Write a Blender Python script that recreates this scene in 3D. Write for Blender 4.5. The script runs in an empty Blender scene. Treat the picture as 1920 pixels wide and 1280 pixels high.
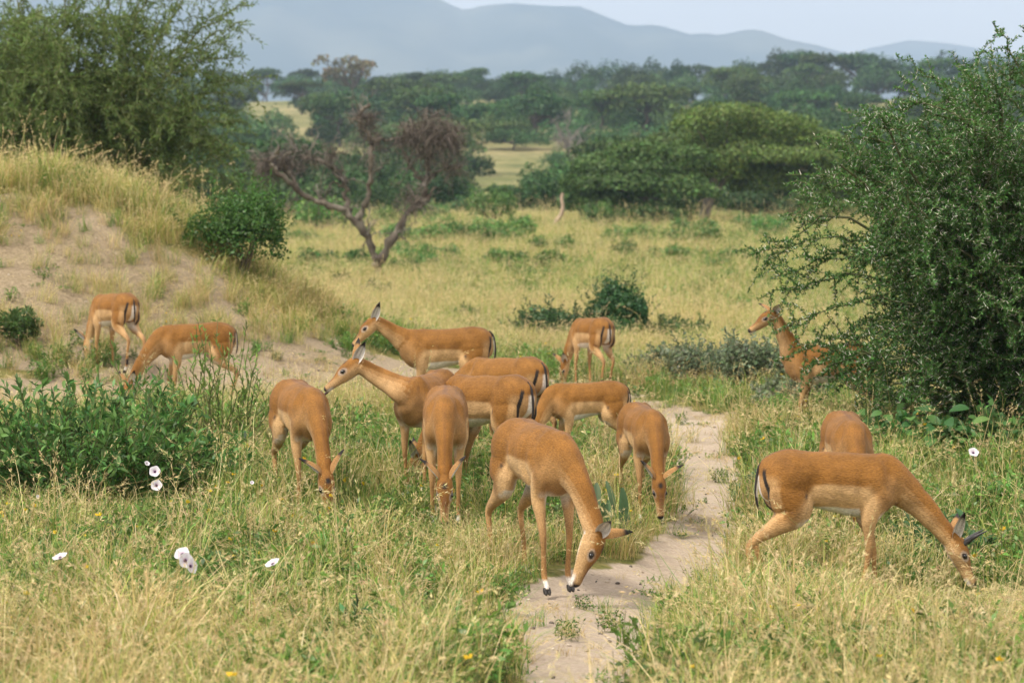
import bpy, math, random
import numpy as np
from mathutils import Vector, Matrix, kdtree, noise as mnoise

random.seed(7)
RNG = np.random.default_rng(7)
S = bpy.context.scene
COL = S.collection

# ------------------------------------------------------------------ camera
CAM_H, PITCH, LENS, FPX = 1.8, math.radians(2.425), 85.0, 1920 * 85.0 / 36.0
cam_d = bpy.data.cameras.new("camera")
cam_d.lens, cam_d.sensor_width = LENS, 36.0
cam_d.clip_start, cam_d.clip_end = 0.5, 12000.0
cam_d.dof.use_dof = True
cam_d.dof.focus_distance = 14.8
cam_d.dof.aperture_fstop = 4.0
cam = bpy.data.objects.new("camera", cam_d)
COL.objects.link(cam)
cam.location = (0, 0, CAM_H)
cam.rotation_euler = (math.pi / 2 - PITCH, 0, 0)
S.camera = cam

# ------------------------------------------------------------------ world: thin bright overcast over a blue sky
SUN_EL, SUN_AZ = math.radians(56), math.radians(-125)      # behind the camera, from the left
world = bpy.data.worlds.new("World")
S.world = world
world.use_nodes = True
nt = world.node_tree
nt.nodes.clear()
wo = nt.nodes.new("ShaderNodeOutputWorld")
sky = nt.nodes.new("ShaderNodeTexSky")
sky.sky_type = 'NISHITA'
sky.sun_disc = False
sky.sun_elevation, sky.sun_rotation = SUN_EL, SUN_AZ
sky.dust_density = 2.0
bg_sky = nt.nodes.new("ShaderNodeBackground")
bg_sky.inputs[1].default_value = 0.10
bg_cl = nt.nodes.new("ShaderNodeBackground")
tc = nt.nodes.new("ShaderNodeTexCoord")
mp = nt.nodes.new("ShaderNodeMapping")
mp.inputs['Scale'].default_value = (1, 1, 3.0)
ns = nt.nodes.new("ShaderNodeTexNoise")
ns.inputs['Scale'].default_value = 2.2
ns.inputs['Detail'].default_value = 5
cr = nt.nodes.new("ShaderNodeValToRGB")
cr.color_ramp.elements[0].position, cr.color_ramp.elements[0].color = 0.35, (0.60, 0.55, 0.51, 1)
cr.color_ramp.elements[1].position, cr.color_ramp.elements[1].color = 0.65, (0.78, 0.71, 0.66, 1)
mx = nt.nodes.new("ShaderNodeMixShader")
mx.inputs[0].default_value = 0.93
L = nt.links.new
L(tc.outputs['Generated'], mp.inputs[0]); L(mp.outputs[0], ns.inputs['Vector'])
L(ns.outputs['Fac'], cr.inputs[0]); L(cr.outputs[0], bg_cl.inputs[0])
bg_cl.inputs[1].default_value = 0.80
L(sky.outputs[0], bg_sky.inputs[0])
L(bg_sky.outputs[0], mx.inputs[1]); L(bg_cl.outputs[0], mx.inputs[2]); L(mx.outputs[0], wo.inputs['Surface'])

# ------------------------------------------------------------------ sun through thin cloud
sd = bpy.data.lights.new("sun", 'SUN')
sd.energy, sd.angle, sd.color = 1.5, math.radians(10), (1.0, 0.94, 0.84)
sun = bpy.data.objects.new("sun", sd)
COL.objects.link(sun)
sdir = Vector((math.sin(SUN_AZ) * math.cos(SUN_EL), math.cos(SUN_AZ) * math.cos(SUN_EL), math.sin(SUN_EL)))
sun.rotation_euler = sdir.to_track_quat('Z', 'Y').to_euler()

vs = S.view_settings
S.display_settings.display_device = 'sRGB'
vs.view_transform, vs.look, vs.gamma, vs.exposure = 'Standard', 'None', 1.0, 1.76
vs.use_curve_mapping = False
S.render.engine = 'CYCLES'
cy = S.cycles
cy.use_denoising = True
cy.max_bounces, cy.diffuse_bounces, cy.glossy_bounces, cy.transmission_bounces, cy.volume_bounces = 6, 3, 2, 4, 1
cy.caustics_reflective = cy.caustics_refractive = False

# ------------------------------------------------------------------ helpers
def tag(o, label=None, cat=None, group=None, kind=None):
    for k, v in (('label', label), ('category', cat), ('group', group), ('kind', kind)):
        if v: o[k] = v
    return o

def link(name, me, mat=None, parent=None):
    o = bpy.data.objects.new(name, me)
    COL.objects.link(o)
    if parent is not None: o.parent = parent
    if mat is not None and me is not None and not me.materials: me.materials.append(mat)
    return o

def empty(name, loc, rz=0.0, sc=1.0):
    o = bpy.data.objects.new(name, None)
    COL.objects.link(o)
    o.location, o.rotation_euler, o.scale = loc, (0, 0, rz), (sc, sc, sc)
    o.empty_display_size = 0.2
    return o

def copy_thing(o, parent=None):
    c = o.copy(); COL.objects.link(c)
    if parent is not None: c.parent = parent
    for ch in list(o.children): copy_thing(ch, c)
    return c

def mesh(name, V, F, col=None, smooth=True):
    me = bpy.data.meshes.new(name)
    V = np.asarray(V, dtype=np.float32)
    if isinstance(F, np.ndarray):
        k = F.shape[1]
        me.vertices.add(len(V)); me.vertices.foreach_set('co', V.ravel())
        me.loops.add(F.size); me.loops.foreach_set('vertex_index', F.ravel().astype(np.int32))
        me.polygons.add(len(F))
        me.polygons.foreach_set('loop_start', np.arange(0, F.size, k, dtype=np.int32))
        me.update(calc_edges=True)
    else:
        me.from_pydata(V.tolist(), [], F)
    if smooth: me.polygons.foreach_set('use_smooth', np.ones(len(me.polygons), dtype=bool))
    if col is not None: color_attr(me, col)
    me.validate()
    me.update()
    return me

def color_attr(me, col):
    col = np.asarray(col, dtype=np.float32)
    if col.shape[1] == 3: col = np.concatenate([col, np.ones((len(col), 1), np.float32)], 1)
    a = me.attributes.new('Col', 'FLOAT_COLOR', 'POINT')
    a.data.foreach_set('color', col.ravel())

def unit(v):
    v = np.asarray(v, float)
    return v / np.maximum(np.linalg.norm(v, axis=-1, keepdims=True), 1e-9)

def rand_dirs(n, rng=RNG):
    return unit(rng.normal(size=(n, 3)))

class Bag:
    """collects quads/tris with a colour per vertex; builds ONE mesh"""
    def __init__(s): s.V, s.F, s.C, s.n = [], [], [], 0
    def add(s, V, F, C):
        V = np.asarray(V, float); C = np.asarray(C, float)
        if C.ndim == 1: C = np.tile(C, (len(V), 1))
        s.V.append(V); s.C.append(C)
        F = np.asarray(F)
        if F.shape[1] == 3: F = np.concatenate([F, F[:, 2:3]], 1)
        s.F.append(F + s.n); s.n += len(V)
    def leaves(s, P, D, N, ln, wd, C, bend=0.12):
        """rhombic leaves: base P, direction D, face normal about N"""
        P, D = np.asarray(P, float), unit(D)
        n = len(P)
        if n == 0: return
        Sd = unit(np.cross(N, D)); Nn = np.cross(D, Sd)
        ln = np.broadcast_to(np.asarray(ln, float).reshape(-1, 1), (n, 1)); wd = np.broadcast_to(np.asarray(wd, float).reshape(-1, 1), (n, 1))
        mid = P + D * ln * 0.45 + Nn * ln * bend
        V = np.stack([P, mid + Sd * wd * .5, P + D * ln, mid - Sd * wd * .5], 1).reshape(-1, 3)
        F = np.arange(n * 4).reshape(-1, 4)
        C = np.asarray(C, float)
        if C.ndim == 1: C = np.tile(C, (n, 1))
        s.add(V, F, np.repeat(C, 4, 0))
    def tube(s, pts, r0, r1, C, sides=5, r=None):
        pts = np.asarray(pts, float); m = len(pts)
        T = np.gradient(pts, axis=0); T = unit(T)
        ref = np.array([0.3, 0.2, 1.0]) if abs(T[0][2]) < .9 else np.array([1.0, .1, 0])
        Sd = unit(np.cross(T, ref)); U = np.cross(Sd, T)
        rad = np.linspace(r0, r1, m) if r is None else np.asarray(r)
        a = np.arange(sides) * 2 * math.pi / sides
        V = pts[:, None] + rad[:, None, None] * (Sd[:, None] * np.cos(a)[None, :, None] + U[:, None] * np.sin(a)[None, :, None])
        i = np.arange(m - 1)[:, None] * sides; j = np.arange(sides)[None]; j2 = (j + 1) % sides
        F = np.stack([i + j, i + j2, i + sides + j2, i + sides + j], -1).reshape(-1, 4)
        s.add(V.reshape(-1, 3), F, C)
    def mesh(s, name, smooth=True):
        V = np.concatenate(s.V); F = np.concatenate(s.F); C = np.concatenate(s.C)
        deg = F[:, 2] == F[:, 3]
        if deg.any():
            me = bpy.data.meshes.new(name)
            tot = np.where(deg, 3, 4)
            me.vertices.add(len(V)); me.vertices.foreach_set('co', V.astype(np.float32).ravel())
            keep = np.ones(F.shape, bool); keep[deg, 3] = False
            idx = F[keep]
            me.loops.add(len(idx)); me.loops.foreach_set('vertex_index', idx.astype(np.int32))
            me.polygons.add(len(F))
            st = np.concatenate([[0], np.cumsum(tot)[:-1]])
            me.polygons.foreach_set('loop_start', st.astype(np.int32))
            me.update(calc_edges=True)
            if smooth: me.polygons.foreach_set('use_smooth', np.ones(len(F), bool))
            color_attr(me, C); me.validate(); me.update()
            return me
        return mesh(name, V, F, C, smooth)

def jitter(base, n, amt=0.2, rng=RNG):
    """n colours around base: brightness and a little hue"""
    base = np.asarray(base, float)
    k = 1 + rng.normal(0, amt, (n, 1))
    h = 1 + rng.normal(0, amt * .35, (n, 3))
    return np.clip(base * np.clip(k, .35, 2) * h, 0.003, .9)

# ------------------------------------------------------------------ materials
def new_mat(name):
    m = bpy.data.materials.new(name); m.use_nodes = True
    m.node_tree.nodes.clear()
    return m, m.node_tree

def foliage_mat(name, trans=0.35, vary=0.25, gloss=0.06, hue=.015):
    m, t = new_mat(name); n, l = t.nodes, t.links.new
    out = n.new("ShaderNodeOutputMaterial")
    at = n.new("ShaderNodeAttribute"); at.attribute_name = 'Col'
    oi = n.new("ShaderNodeObjectInfo")
    hs = n.new("ShaderNodeHueSaturation")
    mr = n.new("ShaderNodeMapRange"); mr.inputs['To Min'].default_value, mr.inputs['To Max'].default_value = 1 - vary, 1 + vary
    mh = n.new("ShaderNodeMapRange"); mh.inputs['To Min'].default_value, mh.inputs['To Max'].default_value = .5 - hue, .5 + hue
    f1 = n.new("ShaderNodeMath"); f1.operation = 'MULTIPLY'; f1.inputs[1].default_value = 17.31; f2 = n.new("ShaderNodeMath"); f2.operation = 'FRACT'
    l(oi.outputs['Random'], f1.inputs[0]); l(f1.outputs[0], f2.inputs[0])
    l(oi.outputs['Random'], mr.inputs['Value']); l(f2.outputs[0], mh.inputs['Value'])
    l(mr.outputs[0], hs.inputs['Value']); l(mh.outputs[0], hs.inputs['Hue']); l(at.outputs['Color'], hs.inputs['Color'])
    d = n.new("ShaderNodeBsdfDiffuse"); tr = n.new("ShaderNodeBsdfTranslucent"); g = n.new("ShaderNodeBsdfGlossy")
    g.inputs['Roughness'].default_value = .45
    m1, m2 = n.new("ShaderNodeMixShader"), n.new("ShaderNodeMixShader")
    m1.inputs[0].default_value, m2.inputs[0].default_value = trans, gloss
    for b in (d, tr): l(hs.outputs[0], b.inputs['Color'])
    l(d.outputs[0], m1.inputs[1]); l(tr.outputs[0], m1.inputs[2])
    l(m1.outputs[0], m2.inputs[1]); l(g.outputs[0], m2.inputs[2]); l(m2.outputs[0], out.inputs[0])
    return m

def attr_mat(name, rough=.7, spec=.3, bump=0.0, bscale=60., vary=.0, stretch=(1, 1, 1)):
    m, t = new_mat(name); n, l = t.nodes, t.links.new
    out = n.new("ShaderNodeOutputMaterial"); p = n.new("ShaderNodeBsdfPrincipled")
    p.inputs['Roughness'].default_value = rough; p.inputs['Specular IOR Level'].default_value = spec
    at = n.new("ShaderNodeAttribute"); at.attribute_name = 'Col'
    src = at.outputs['Color']
    tcn = n.new("ShaderNodeTexCoord"); mpn = n.new("ShaderNodeMapping"); mpn.inputs['Scale'].default_value = stretch
    nz = n.new("ShaderNodeTexNoise"); nz.inputs['Scale'].default_value = bscale; nz.inputs['Detail'].default_value = 4
    l(tcn.outputs['Object'], mpn.inputs[0]); l(mpn.outputs[0], nz.inputs['Vector'])
    if vary:
        hs = n.new("ShaderNodeHueSaturation"); mr = n.new("ShaderNodeMapRange")
        mr.inputs['From Min'].default_value, mr.inputs['From Max'].default_value = .3, .7
        mr.inputs['To Min'].default_value, mr.inputs['To Max'].default_value = 1 - vary, 1 + vary
        l(nz.outputs['Fac'], mr.inputs['Value']); l(mr.outputs[0], hs.inputs['Value']); l(src, hs.inputs['Color']); src = hs.outputs[0]
    l(src, p.inputs['Base Color'])
    if bump:
        b = n.new("ShaderNodeBump"); b.inputs['Strength'].default_value = bump; b.inputs['Distance'].default_value = .02
        l(nz.outputs['Fac'], b.inputs['Height']); l(b.outputs[0], p.inputs['Normal'])
    l(p.outputs[0], out.inputs[0])
    return m

M_LEAF = foliage_mat("leaf_green", .38, .18, .02)
M_GRASS = foliage_mat("grass_blades", .4, .22, .03)
M_FAR = foliage_mat("tree_foliage", .22, .42, .015, .03)
M_ACACIA = foliage_mat("acacia_foliage", .22, .08, .015)
M_BARK = attr_mat("bark", .9, .15, .5, 14., .3, (1, 1, .3))
M_THORN = attr_mat("thorn_white", .5, .4)
M_PETAL = foliage_mat("flower_petal", .3, .03, .03)
# ------------------------------------------------------------------ terrain
PD = np.array([-60, 30, 45, 60, 80, 110, 130, 170, 250, 350, 450, 550, 640, 720, 900, 2000, 9000.])
PZ = np.array([0, 0, .05, .33, .9, 1.75, 2.35, 3.4, 7.2, 15, 24, 32.5, 37.5, 38, 30, 26, 26.])
def prof(d):
    i = np.clip(np.searchsorted(PD, d) - 1, 0, len(PD) - 2)
    t = (d - PD[i]) / (PD[i + 1] - PD[i])
    s = np.gradient(PZ, PD); h = PD[i + 1] - PD[i]
    return (2 * t ** 3 - 3 * t ** 2 + 1) * PZ[i] + (t ** 3 - 2 * t ** 2 + t) * h * s[i] + (-2 * t ** 3 + 3 * t ** 2) * PZ[i + 1] + (t ** 3 - t ** 2) * h * s[i + 1]

def gauss(x, y, cx, cy, sx, sy, h): return h * np.exp(-.5 * (((x - cx) / sx) ** 2 + ((y - cy) / sy) ** 2))
def vnoise(x, y, f, seed=0):
    """cheap smooth value noise 0..1"""
    x, y = np.asarray(x, float) * f + seed * 17.3, np.asarray(y, float) * f + seed * 9.1
    xi, yi = np.floor(x), np.floor(y); fx, fy = x - xi, y - yi
    fx, fy = fx * fx * (3 - 2 * fx), fy * fy * (3 - 2 * fy)
    def h(a, b):
        v = np.sin(a * 127.1 + b * 311.7 + seed * 74.7) * 43758.5453
        return v - np.floor(v)
    return (h(xi, yi) * (1 - fx) + h(xi + 1, yi) * fx) * (1 - fy) + (h(xi, yi + 1) * (1 - fx) + h(xi + 1, yi + 1) * fx) * fy
def fbm(x, y, f, seed=0): return .55 * vnoise(x, y, f, seed) + .29 * vnoise(x, y, f * 2.1, seed + 1) + .16 * vnoise(x, y, f * 4.3, seed + 2)

def height(x, y):
    x, y = np.asarray(x, float), np.asarray(y, float)
    z = prof(y)
    z = z + gauss(x, y, -6.3, 31.5, 2.55, np.where(y < 31.5, 2.6, 3.2), 2.62)         # the old termite mound
    z = z + gauss(x, y, -1.5, 21.5, 2.0, 3.0, .18) + gauss(x, y, 2.1, 13.6, 1.4, 2.2, -.24)
    near = np.exp(-np.maximum(y - 30, 0) / 40)
    z = z + (fbm(x, y, .55, 3) - .5) * .06 * near + (fbm(x, y, 2.4, 5) - .5) * .05 * near
    z = z + gauss(x, y, -6.0, 30.5, 2.6, 2.6, 1.0) * ((fbm(x, y, 1.1, 51) - .5) * .34 + (fbm(x, y, 4.5, 53) - .5) * .14)
    far = sstep(60, 200, y)
    z = z + far * (fbm(x, y, .012, 8) - .5) * 5.0 * sstep(120, 400, y) + far * (x / 120.) * 1.5 * sstep(200, 600, y)
    return z

def sstep(a, b, x):
    t = np.clip((x - a) / (b - a), 0, 1); return t * t * (3 - 2 * t)

def hz(x, y): return float(height(np.array(x), np.array(y)))

CP, SP = math.cos(PITCH), math.sin(PITCH)
def ray(px, py):
    """world direction through a pixel of the 1920 x 1280 photograph, used to survey where things stand"""
    u, v = (px - 960) / FPX, (640 - py) / FPX
    return np.array([u, CP + v * SP, -SP + v * CP])
def at(px, py, d0=8.0, d1=900.0):
    """ground point seen at a pixel"""
    r = ray(px, py); k = np.geomspace(d0, d1, 4000)
    P = np.array([0, 0, CAM_H]) + k[:, None] * r
    below = P[:, 2] <= height(P[:, 0], P[:, 1])
    i = int(np.argmax(below)) if below.any() else len(k) - 1
    return P[i]
def at_d(px, d): return np.array([(px - 960) / FPX * d, d, hz((px - 960) / FPX * d, d)])
def z_at(py, d): return CAM_H + d * ((640 - py) / FPX * CP - SP) / (CP + (640 - py) / FPX * SP)
def to_px(P):
    P = np.asarray(P, float); q = P - np.array([0, 0, CAM_H])
    f = q[..., 1] * CP - q[..., 2] * SP; u = q[..., 1] * SP + q[..., 2] * CP
    return 960 + FPX * q[..., 0] / f, 640 - FPX * u / f

# bare sandy trail: (pixel x, pixel y, half width in m)
def seg_mask(x, y, pts, ws):
    m = np.zeros_like(x)
    wob = (fbm(x, y, 1.5, 11) - .5) * 1.1 + (fbm(x, y, 5., 12) - .5) * .6
    for (a, b), (w0, w1) in zip(zip(pts[:-1], pts[1:]), zip(ws[:-1], ws[1:])):
        d = b - a; L2 = (d * d).sum()
        t = np.clip(((x - a[0]) * d[0] + (y - a[1]) * d[1]) / L2, 0, 1)
        r = np.hypot(x - a[0] - t * d[0], (y - a[1] - t * d[1])); w = w0 + (w1 - w0) * t
        m = np.maximum(m, sstep(1.45, .60, r / (w * (1 + wob))))
    return m
def flat(px, py):
    d = FPX * CAM_H / (py - 448.0); return np.array([(px - 960) / FPX * d, d])
TRAIL1 = [flat(*p) for p in ((1070, 1420), (1085, 1280), (1095, 1170), (1075, 1110), (1150, 1062), (1270, 1010), (1345, 950), (1335, 900), (1300, 845), (1290, 795))]
W1 = [.27, .28, .30, .32, .42, .32, .22, .22, .32, .46]
TRAIL2 = [flat(*p) for p in ((1450, 800), (1290, 792), (1130, 762), (1040, 742), (900, 738), (700, 742))] + [np.array(q) for q in ((-2.7, 26.6), (-4.0, 25.7), (-5.4, 25.1), (-8.5, 24.6))]
W2 = [.75, .75, .6, .8, 1.6, 1.5, 1.25, 1.0, .9, .9]
def bare_trail(x, y):
    x, y = np.asarray(x, float), np.asarray(y, float)
    return np.maximum(seg_mask(x, y, TRAIL1, W1), seg_mask(x, y, TRAIL2, W2))
def bare_mound(x, y):
    """worn flank of the mound and its apron"""
    x, y = np.asarray(x, float), np.asarray(y, float)
    md = gauss(x, y, -4.6, 29.0, 2.9, 2.1, 1.0)
    m = sstep(.22, .62, md + (fbm(x, y, 1.1, 21) - .5) * .9 + (fbm(x, y, 4., 25) - .5) * .5) * sstep(31.6, 29.6, y + .22 * (x + 6) + (fbm(x, y, .9, 27) - .5) * 1.6)
    return np.maximum(m, .85 * sstep(.30, .55, gauss(x, y, -1.8, 25.4, 3.0, 2.4, 1) + (fbm(x, y, 1.6, 22) - .5) * .6))
def bare(x, y): return np.maximum(bare_trail(x, y), .85 * bare_mound(x, y))

def build_ground():
    ny, nx = 560, 300
    v = np.linspace(0, 1, ny)
    ys = np.concatenate([np.linspace(-40, 5, 20)[:-1], np.geomspace(5, 60, 380)[:-1], np.geomspace(60, 760, 130)[:-1], np.geomspace(760, 8600, 16)])
    u = np.linspace(-1, 1, nx); uu = .38 * u + .62 * u ** 3
    hw = np.maximum(16 + .55 * ys, 18); hw = np.minimum(hw, 6200)
    X = uu[None] * hw[:, None]; Y = np.repeat(ys[:, None], nx, 1)
    Z = height(X, Y); B = bare(X, Y)
    Z = Z - .035 * B * np.exp(-np.maximum(Y - 35, 0)) * (Y < 35)
    n = len(ys)
    i = np.arange(n - 1)[:, None] * nx; j = np.arange(nx - 1)[None]
    F = np.stack([i + j, i + j + 1, i + nx + j + 1, i + nx + j], -1).reshape(-1, 4)
    me = mesh("ground", np.stack([X, Y, Z], -1).reshape(-1, 3), F)
    a = me.attributes.new('bare', 'FLOAT', 'POINT'); a.data.foreach_set('value', B.ravel().astype(np.float32))
    a = me.attributes.new('mound', 'FLOAT', 'POINT'); a.data.foreach_set('value', (np.maximum(bare_mound(X, Y), .8 * sstep(24.2, 25.2, Y) * sstep(1.2, .2, X)) * (1 - bare_trail(X, Y) * (Y < 24.7))).ravel().astype(np.float32))
    m, t = new_mat("savanna_ground"); nd, l = t.nodes, t.links.new
    out = nd.new("ShaderNodeOutputMaterial"); p = nd.new("ShaderNodeBsdfPrincipled"); p.inputs['Roughness'].default_value = .95; p.inputs['Specular IOR Level'].default_value = .1
    geo = nd.new("ShaderNodeNewGeometry"); at_ = nd.new("ShaderNodeAttribute"); at_.attribute_name = 'bare'
    def nz(scale, det=5, rough=.6):
        q = nd.new("ShaderNodeTexNoise"); q.inputs['Scale'].default_value = scale; q.inputs['Detail'].default_value = det; q.inputs['Roughness'].default_value = rough
        l(geo.outputs['Position'], q.inputs['Vector']); return q.outputs['Fac']
    def ramp(src, stops):
        r = nd.new("ShaderNodeValToRGB"); e = r.color_ramp.elements
        while len(e) < len(stops): e.new(.5)
        for k, (ps, c) in enumerate(stops): e[k].position = ps; e[k].color = (*c, 1)
        l(src, r.inputs[0]); return r.outputs[0]
    def mix(f, a, b):
        q = nd.new("ShaderNodeMix"); q.data_type = 'RGBA'
        if isinstance(f, float): q.inputs[0].default_value = f
        else: l(f, q.inputs[0])
        l(a, q.inputs[6]); l(b, q.inputs[7]); return q.outputs[2]
    def math_(op, a, b):
        q = nd.new("ShaderNodeMath"); q.operation = op
        for k, s in enumerate((a, b)):
            if isinstance(s, (int, float)): q.inputs[k].default_value = s
            else: l(s, q.inputs[k])
        return q.outputs[0]
    soil = mix(nz(1.6), ramp(nz(22, 8, .75), [(.3, (.38, .295, .22)), (.5, (.52, .425, .33)), (.72, (.62, .52, .42))]), ramp(nz(45, 6, .8), [(.3, (.22, .165, .12)), (.55, (.45, .36, .27)), (.8, (.60, .50, .40))]))
    turf = ramp(nz(9, 6, .7), [(.3, (.08, .10, .025)), (.5, (.17, .16, .05)), (.7, (.30, .24, .10))])
    med = ramp(nz(.16, 6, .65), [(.36, (.08, .13, .032)), (.5, (.19, .215, .065)), (.68, (.36, .31, .12))])
    farc = mix(nz(.30, 8, .8), ramp(nz(.03, 8, .72), [(.40, (.09, .105, .035)), (.50, (.19, .18, .07)), (.64, (.31, .255, .13))]), ramp(nz(.12, 8, .8), [(.40, (.06, .08, .028)), (.52, (.17, .165, .062)), (.64, (.32, .26, .14))]))
    sep = nd.new("ShaderNodeSeparateXYZ"); l(geo.outputs['Position'], sep.inputs[0])
    def mr(a, b):
        q = nd.new("ShaderNodeMapRange"); q.interpolation_type = 'SMOOTHSTEP'; q.inputs['From Min'].default_value, q.inputs['From Max'].default_value = a, b
        l(sep.outputs['Y'], q.inputs['Value']); return q.outputs[0]
    c = mix(mr(38, 60), turf, med); c = mix(mr(170, 300), c, farc)
    bf = math_('ADD', at_.outputs['Fac'], math_('MULTIPLY', math_('SUBTRACT', nz(3.5, 6, .7), .5), .9))
    q = nd.new("ShaderNodeMapRange"); q.interpolation_type = 'SMOOTHSTEP'; q.inputs['From Min'].default_value, q.inputs['From Max'].default_value = .28, .55; l(bf, q.inputs['Value'])
    am = nd.new("ShaderNodeAttribute"); am.attribute_name = 'mound'
    earth = mix(nz(2.2, 7, .7), ramp(nz(14, 9, .8), [(.34, (.10, .073, .05)), (.5, (.24, .182, .128)), (.68, (.38, .30, .215))]), ramp(nz(30, 8, .8), [(.36, (.13, .105, .057)), (.5, (.30, .24, .14)), (.66, (.44, .355, .215))]))
    c = mix(q.outputs[0], c, mix(am.outputs['Fac'], soil, earth))
    l(c, p.inputs['Base Color'])
    bp = nd.new("ShaderNodeBump"); bp.inputs['Strength'].default_value = 1.0; bp.inputs['Distance'].default_value = .03
    l(math_('ADD', nz(30, 8, .75), math_('MULTIPLY', nz(7, 4), 1.5)), bp.inputs['Height']); l(bp.outputs[0], p.inputs['Normal']); l(p.outputs[0], out.inputs[0])
    o = link("ground", me, m); tag(o, kind='structure')
build_ground()

# ------------------------------------------------------------------ mountains
def ridge(name, prof_px, d, foot, seed, ext=1.0):
    px = np.linspace(-900, 2820, 220)
    top = np.interp(px, [p[0] for p in prof_px], [p[1] for p in prof_px])
    top = top + (fbm(px / 60., px * 0, 1., seed) - .5) * 7
    X, Y, Z = [], [], []
    nv = 26
    V = np.zeros((nv * 2, len(px), 3))
    for k in range(nv * 2):
        t = k / (nv - 1) if k < nv else 1 - (k - nv + 1) / nv
        yy = d - foot + foot * t if k < nv else d + foot * (1 - t)
        h = z_at(top, d); fold = (fbm(px / 90. + 31, px * 0 + t * 2.5, 1.0, seed + 3) - .5)
        zz = 20 + (h - 20) * (t ** .8) * (1 + fold * .35 * (1 - t) * t * 4)
        V[k, :, 0] = (px - 960) / FPX * d + fold * 60 * (1 - t); V[k, :, 1] = yy + fold * foot * .25 * (1 - t); V[k, :, 2] = zz
    m = len(px); i = np.arange(nv * 2 - 1)[:, None] * m; j = np.arange(m - 1)[None]
    F = np.stack([i + j, i + j + 1, i + m + j + 1, i + m + j], -1).reshape(-1, 4)
    mt, t_ = new_mat(name); nd, l = t_.nodes, t_.links.new
    out = nd.new("ShaderNodeOutputMaterial"); df = nd.new("ShaderNodeBsdfDiffuse"); g = nd.new("ShaderNodeNewGeometry")
    q = nd.new("ShaderNodeTexNoise"); q.inputs['Scale'].default_value = .004; q.inputs['Detail'].default_value = 6; l(g.outputs['Position'], q.inputs['Vector'])
    r = nd.new("ShaderNodeValToRGB"); e = r.color_ramp.elements
    e[0].position, e[0].color = .42, (.03, .05, .045, 1); e[1].position, e[1].color = .70, (.11, .12, .09, 1)
    l(q.outputs['Fac'], r.inputs[0]); l(r.outputs[0], df.inputs[0]); l(df.outputs[0], out.inputs[0])
    o = link(name, mesh(name, V.reshape(-1, 3), F), mt); tag(o, kind='structure')
ridge("mountains", [(-900, -60), (300, -75), (560, -60), (760, -25), (830, 2), (870, 20), (910, 12), (960, 8), (1010, 11), (1090, 14), (1130, 28), (1180, 50), (1230, 47), (1290, 66), (1320, 62), (1350, 67), (1400, 54), (1430, 58),
                    (1480, 76), (1540, 88), (1620, 108), (1800, 130), (2820, 140)], 6000., 1700., 3)
ridge("mountains", [(-900, 140), (1450, 140), (1560, 112), (1640, 86), (1700, 78), (1760, 80), (1830, 90), (1900, 100), (2100, 110), (2820, 90)], 7900., 900., 9)

# ------------------------------------------------------------------ haze: the humid air of the valley
def build_haze():
    B = Bag(); x0, x1, y0, y1, z0, z1 = -11600, 11600, -120, 8700, -6, 1000
    V = [(x, y, z) for z in (z0, z1) for y in (y0, y1) for x in (x0, x1)]
    me = mesh("haze", V, [(0, 2, 3, 1), (4, 5, 7, 6), (0, 1, 5, 4), (2, 6, 7, 3), (0, 4, 6, 2), (1, 3, 7, 5)], smooth=False)
    m, t = new_mat("haze"); out = t.nodes.new("ShaderNodeOutputMaterial"); v = t.nodes.new("ShaderNodeVolumePrincipled")
    v.inputs['Color'].default_value = (.465, .60, .80, 1); v.inputs['Density'].default_value = HAZE_DENSITY; v.inputs['Anisotropy'].default_value = 0.2
    t.links.new(v.outputs[0], out.inputs['Volume'])
    o = link("haze", me, m); tag(o, kind='stuff')
HAZE_DENSITY = .00024
build_haze()
# ------------------------------------------------------------------ impalas
SADDLE, FLANK, WHITE, BLACK = np.array((.200, .089, .0185)), np.array((.46, .290, .135)), np.array((.72, .68, .62)), np.array((.022, .018, .016))
TAN, DARKB = np.array((.30, .165, .062)), np.array((.13, .060, .028))

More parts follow.
